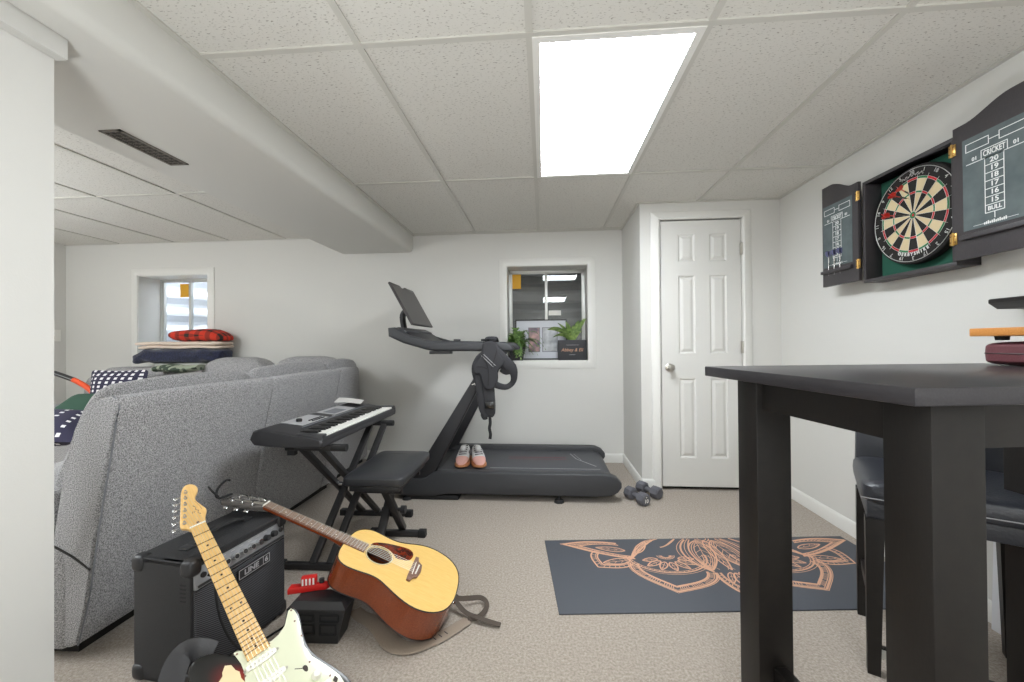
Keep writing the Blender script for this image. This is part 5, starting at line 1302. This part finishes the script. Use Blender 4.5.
    rings = [(.0, .0064, 3, 3), (.0064, .016, 4, 4), (.016, .099, 1, 2), (.099, .108, 3, 4), (.108, .161, 1, 2), (.161, .171, 3, 4)]
    names = {1: ('sector', 'sisalblack'), 2: ('sector', 'sisalcream'), 3: ('scoring_ring', 'sisalred'), 4: ('scoring_ring', 'sisalgreen')}
    b = MB(); X = bx - .0008
    for r0, r1, odd, even in rings:
        for k in range(20):
            b.mi = (odd if k % 2 == 0 else even) - 1
            for j in range(4):
                a0 = PI / 2 + math.radians(9) - math.radians(18) * k - math.radians(4.5) * j; a1 = a0 - math.radians(4.5)
                q = [(X, by - r1 * math.cos(a0), bz + r1 * math.sin(a0)), (X, by - r1 * math.cos(a1), bz + r1 * math.sin(a1)), (X, by - r0 * math.cos(a1), bz + r0 * math.sin(a1)), (X, by - r0 * math.cos(a0), bz + r0 * math.sin(a0))]
                b.poly(q if r0 > 0 else q[:3])
    TB(b).build('playing_face', ['sisalblack', 'sisalcream', 'sisalred', 'sisalgreen'], d, smooth=False)
    b = MB(); X = bx - .0015
    for r in (.016, .099, .108, .161, .171):
        b.tube([(X, by - r * math.cos(2 * PI * k / 48), bz + r * math.sin(2 * PI * k / 48)) for k in range(48)], .0007, 5, 1, True)
    for k in range(20):
        a = PI / 2 + math.radians(9) - math.radians(18) * k; b.tube([(X, by - .016 * math.cos(a), bz + .016 * math.sin(a)), (X, by - .182 * math.cos(a), bz + .182 * math.sin(a))], .0007, 5, 1)
    TB(b).build('sector_wire', 'wire', d)
    b = MB(); b.tube([(X - .002, by - .213 * math.cos(2 * PI * k / 60), bz + .213 * math.sin(2 * PI * k / 60)) for k in range(60)], .0014, 6, 1, True); no = TB(b).build('number_ring', 'wire', d)
    b = MB(); nums = [20, 1, 18, 4, 13, 6, 10, 15, 2, 17, 3, 19, 7, 16, 8, 11, 14, 9, 12, 5]
    for k, n_ in enumerate(nums):
        a = PI / 2 - math.radians(18) * k; r = .1985
        add_text(b, str(n_), .024, axes((X - .0015, by - r * math.cos(a), bz + r * math.sin(a)), (0, -math.sin(a), -math.cos(a)), (0, -math.cos(a), math.sin(a))), bold=.0002)
    TB(b).build('numbers', 'wire', no)
    b = MB(); w_ = 'DERBYSHIRE'
    for i, ch in enumerate(w_):
        a = -PI / 2 + math.radians(5.2) * (i - (len(w_) - 1) / 2); r = .1805
        add_text(b, ch, .020, axes((X - .001, by - r * math.cos(a), bz + r * math.sin(a)), (0, math.sin(a), math.cos(a)), (0, math.cos(a), -math.sin(a))) if False else axes((X - .001, by - r * math.cos(a), bz + r * math.sin(a)), (0, math.sin(a), math.cos(a)), (0, math.cos(a), -math.sin(a))), bold=.0007)
    TB(b).build('lettering', 'chalkwhite', d)
    b = MB()
    for k in range(22):
        a0 = PI / 2 + math.radians(17 - 1.6 * k); r = .183 + .004 * math.sin(k * 1.7)
        b.bar((X - .001, by - r * math.cos(a0), bz + r * math.sin(a0)), (X - .001, by - (r + .006) * math.cos(a0 - .02), bz + (r + .006) * math.sin(a0 - .02)), .0022, .0006, (1, 0, 0))
    TB(b).build('maker_mark', 'wire', d)
    # ---- darts
    def dart(tip, dirv, fm, label, grp, shaft):
        tip = Vector(tip); dv = Vector(dirv).normalized(); q = frame_from(dv, (0, 0, 1))
        m4 = Matrix(((q[0].x, q[1].x, dv.x, tip.x), (q[0].y, q[1].y, dv.y, tip.y), (q[0].z, q[1].z, dv.z, tip.z), (0, 0, 0, 1)))
        e = empty('dart', label=label, cat='dart', group=grp, mtx=m4)
        MB().cyl((0, 0, 0), (0, 0, .032), .0004, .0012, 8).build('point', 'chrome', e)
        MB().lathe([(.0012, .030), (.0030, .036), (.0034, .050), (.0034, .070), (.0028, .078), (.001, .078)], (0, 0, 0), 12).build('barrel', 'chrome' if shaft != 'red' else 'blackmetal', e)
        MB().cyl((0, 0, .078), (0, 0, .118), .0024, .0018, 10).build('shaft', shaft, e)
        b = MB()
        for k in range(4):
            a = PI / 4 + k * PI / 2; ux, uy = math.cos(a), math.sin(a); nx, ny = -uy * .0004, ux * .0004
            pr = [(0, .106), (.009, .114), (.0155, .124), (.0155, .140), (.009, .146), (0, .142)]
            b.rings([[(ux * r + nx * s_, uy * r + ny * s_, z) for r, z in pr] for s_ in (-1, 1)])
        b.build('flight', fm, e)
        return e
    g1 = 'red darts stuck in the dartboard'
    dart((bx - .0005, 2.031, 1.805), (-.14, -.093, .008), 'red', 'red dart highest in the board, flight above its neighbour', g1, 'red')
    dart((bx - .0005, 2.031, 1.784), (-.14, -.055, .006), 'red', 'red dart in the board just below the highest one', g1, 'red')
    dart((bx - .0005, 2.053, 1.715), (-.14, -.042, -.010), 'red', 'lowest red dart in the board, level with the bullseye', g1, 'red')
    g2 = 'darts stored on the cabinet door'
    for i, (yy, lab) in enumerate(((2.50, 'blue flighted dart standing on the cabinet door ledge, farthest from the hinges'), (2.455, 'blue flighted dart standing on the cabinet door ledge, middle one'), (2.410, 'blue flighted dart standing on the cabinet door ledge, nearest the hinges'))):
        dart((XF - .0215, yy, 1.505), (0, 0, 1), 'bluefl', lab, g2, 'plastic_w')

def window_things():
    zs = WIN2[2] + .0062
    # framed double photograph
    f = empty('photo_frame', (-.03, 4.118, zs), label='pale mounted double photograph standing between two plants in the window', cat='photo frame')
    W, H = .52, .405; x0 = -.255
    b = MB(); t = .012
    for q in ((x0, x0 + W, 0, t), (x0, x0 + W, H - t, H), (x0, x0 + t, 0, H), (x0 + W - t, x0 + W, 0, H)): b.box(q[0], q[1], -.008, .008, q[2], q[3], .001)
    b.build('frame', 'blackmetal', f)
    MB().box(x0 + t, x0 + W - t, -.003, .004, t, H - t).build('mount', 'photomat', f)
    for a, c, m in ((-.118, -.012, 'photo1'), (.022, .165, 'photo2')):
        MB().box(a - .006, c + .006, -.0042, -.003, .077, .325).build('photo_border', 'slot', f)
        MB().box(a, c, -.0050, -.0040, .083, .319).build('photo', m, f)
    # fern in a black pot
    p = empty('potted_fern', (-.258, 3.965, zs), label='bushy green fern in a black pot at the harness end of the window', cat='potted plant')
    b = MB(); b.rings([[(-.055, -.05, 0), (.055, -.05, 0), (.055, .05, 0), (-.055, .05, 0)], [(-.075, -.065, .125), (.075, -.065, .125), (.075, .065, .125), (-.075, .065, .125)], [(-.065, -.055, .125), (.065, -.055, .125), (.065, .055, .125), (-.065, .055, .125)], [(-.06, -.05, .105), (.06, -.05, .105), (.06, .05, .105), (-.06, .05, .105)]]); b.build('pot', 'pot', p)
    random.seed(5); b = MB()
    for k in range(46):
        a = random.uniform(0, 2 * PI); rch = random.uniform(.08, .25); h = random.uniform(.05, .24); dr = random.uniform(.0, .17)
        if math.sin(a) > .2: rch *= .6
        if math.sin(a) < -.3: rch *= .62
        ax, ay = math.cos(a), math.sin(a) * .8
        pts = [Vector((ax * .02, ay * .02, .11)), Vector((ax * rch * .45, ay * rch * .45, .11 + h)), Vector((ax * rch * .85, ay * rch * .85, .11 + h * .95 - dr * .3)), Vector((ax * rch * 1.15, ay * rch * 1.15, .11 + h * .6 - dr))]
        prev = None; N_ = 9
        for i in range(N_ + 1):
            u = i / N_; s1 = (1 - u) ** 3; v = pts[0] * s1 + pts[1] * 3 * u * (1 - u) ** 2 + pts[2] * 3 * u * u * (1 - u) + pts[3] * u ** 3
            if prev is not None:
                d_ = (v - prev).normalized(); sd = d_.cross(Vector((0, 0, 1)));
                if sd.length < .1: sd = Vector((1, 0, 0))
                sd.normalize(); ll = .046 * math.sin(PI * min(1, u * .9 + .12))
                for s_ in (-1, 1):
                    tip = v + sd * s_ * ll + d_ * ll * .7 + Vector((0, 0, -.008)); w = d_ * .019; up_ = Vector((0, 0, .0012))
                    b.poly([v - w, v + w * .6 + up_, tip]); b.poly([v - w - up_ * .3, tip, v + w * .6 - up_ * .2])
            prev = v
    b.build('fronds', 'leaf', p, smooth=False)
    # broad bladed plant in a lettered black box
    q = empty('potted_plant', (.290, 3.995, zs), label='broad bladed green plant in a black box with lettering in the window', cat='potted plant')
    MB().box(-.150, .120, -.055, .055, 0, .195, .003).build('planter', 'pot', q)
    b = MB()
    def tx(s_, sz, x, z, **k): add_text(b, s_, sz, axes((x, -.0556, z), (1, 0, 0), (0, 0, 1)), **k)
    tx('Abbey & Eli', .044, -.018, .098, shear=.25, bold=.0002)
    o = b.build('script_lettering', 'rosegold', q)
    b = MB(); tx('THE WEDDING OF', .014, -.015, .145); tx('EST. 2021', .011, -.015, .052) if False else None
    b.ribbon([(-.125, -.08)], .001, 0)
    for k in range(6): b.box(-.045 + .010 * k, -.039 + .010 * k, -.0560, -.0552, .050, .056)
    b.build('small_lettering', 'greyhi', q)
    b = MB(); random.seed(9)
    for k, (a, ln_, wd, lean, cm) in enumerate([(0.3, .27, .055, .50, 0), (2.95, .27, .055, .95, 0), (1.9, .20, .04, .4, 0), (3.3, .25, .055, .85, 0), (-.2, .25, .055, .42, 0), (2.4, .15, .035, .25, 0), (4.4, .14, .04, .9, 0), (5.2, .16, .04, .8, 0), (3.0, .17, .03, .6, 0), (.9, .23, .045, .40, 0), (2.6, .24, .045, .6, 0), (3.6, .2, .04, 1.15, 0), (1.3, .16, .04, .2, 0), (2.2, .22, .04, .35, 0), (5.6, .15, .04, .7, 0)]):
        ca, sa = math.cos(a), math.sin(a) * .5; R = []
        for i in range(9):
            u = i / 8; r = ln_ * math.sin(lean * (.4 + .6 * u)) * u; z = .18 + ln_ * u * math.cos(lean * (.4 + .9 * u) * .9)
            w_ = wd * math.sin(PI * (u * .92 + .06)) ** .8 / 2 + .002; c = Vector((-.015 + ca * (.02 + r), sa * (.02 + r), z)); sd = Vector((-sa, ca, 0)); sd = (sd + Vector((0, 0, .9))).normalized() if lean > .8 else (Vector((ca * .2 + .6, -.4, 0))).normalized()
            R.append([c + sd * w_, c + Vector((0, -.002, .003)), c - sd * w_, c + Vector((0, .002, -.003))])
        b.rings(R)
    b.build('blades', 'leaf2', q)

def extras():
    # white panel leaning on the right wall behind the stool
    s = empty('white_panel', (1.752, 1.63, 0), label='tall white slotted panel leaning against the wall behind the bar stool', cat='panel')
    m = MB(); mt = Matrix.Rotation(math.radians(2), 4, 'Y'); m.box(-.012, .008, -.14, .10, 0, .50, .002, 2, Matrix.Translation((-.012, 0, 0)) @ mt); m.build('board', 'whitepanel', s)
    m = MB(); m.box(-.0135, -.0115, -.035, -.020, .10, .46, 0, 1, Matrix.Translation((-.012, 0, 0)) @ mt); m.build('slot', 'slot', s)
ALL += [table, shelf, stool, yoga_mat, darts, window_things, extras]

def fill_lights():
    for n, loc, pw, sz in (('unseen_up_fill', (-.15, -.95, .3), FILL, .6), ('unseen_up_fill', (-4.2, 1.0, 1.15), FILL * 1.0, .5)):  # upward fill lights added out of view to brighten the room evenly
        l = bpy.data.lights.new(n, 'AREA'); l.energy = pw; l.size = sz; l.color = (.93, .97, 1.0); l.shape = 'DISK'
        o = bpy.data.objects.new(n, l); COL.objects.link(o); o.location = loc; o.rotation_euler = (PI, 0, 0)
ALL += [fill_lights]
# ================================================================ RUN
def camera():
    F, yaw, pit, roll = 406.5264, .0776, .0069, -.0078
    c, s = math.cos(yaw), math.sin(yaw); r = Vector((c, s, 0)); f = Vector((-s, c, 0)); u = Vector((0, 0, 1))
    c, s = math.cos(pit), math.sin(pit); f, u = c * f + s * u, -s * f + c * u
    c, s = math.cos(roll), math.sin(roll); r, u = c * r + s * u, -s * r + c * u
    cam = bpy.data.cameras.new('camera'); cam.sensor_width = 36.0; cam.lens = F / 1024 * 36; cam.clip_start = .02
    o = bpy.data.objects.new('camera', cam); COL.objects.link(o)
    o.matrix_world = Matrix(((r.x, u.x, -f.x, 0), (r.y, u.y, -f.y, 0), (r.z, u.z, -f.z, CAMH), (0, 0, 0, 1)))
    S.camera = o

w = bpy.data.worlds.new('daylight'); S.world = w; w.use_nodes = True
w.node_tree.nodes['Background'].inputs['Color'].default_value = (0.90, 0.95, 1.0, 1)
w.node_tree.nodes['Background'].inputs['Strength'].default_value = 15.0
S.view_settings.view_transform = 'Standard'; S.view_settings.look = 'None'
S.view_settings.gamma = 1.0; S.view_settings.use_curve_mapping = False; S.view_settings.exposure = EXPO
S.cycles.use_denoising = True
S.cycles.max_bounces = 12; S.cycles.diffuse_bounces = 8; S.cycles.transparent_max_bounces = 12
S.cycles.caustics_reflective = False; S.cycles.caustics_refractive = False
defmats()
setting()
for fn in ALL: fn()
camera()
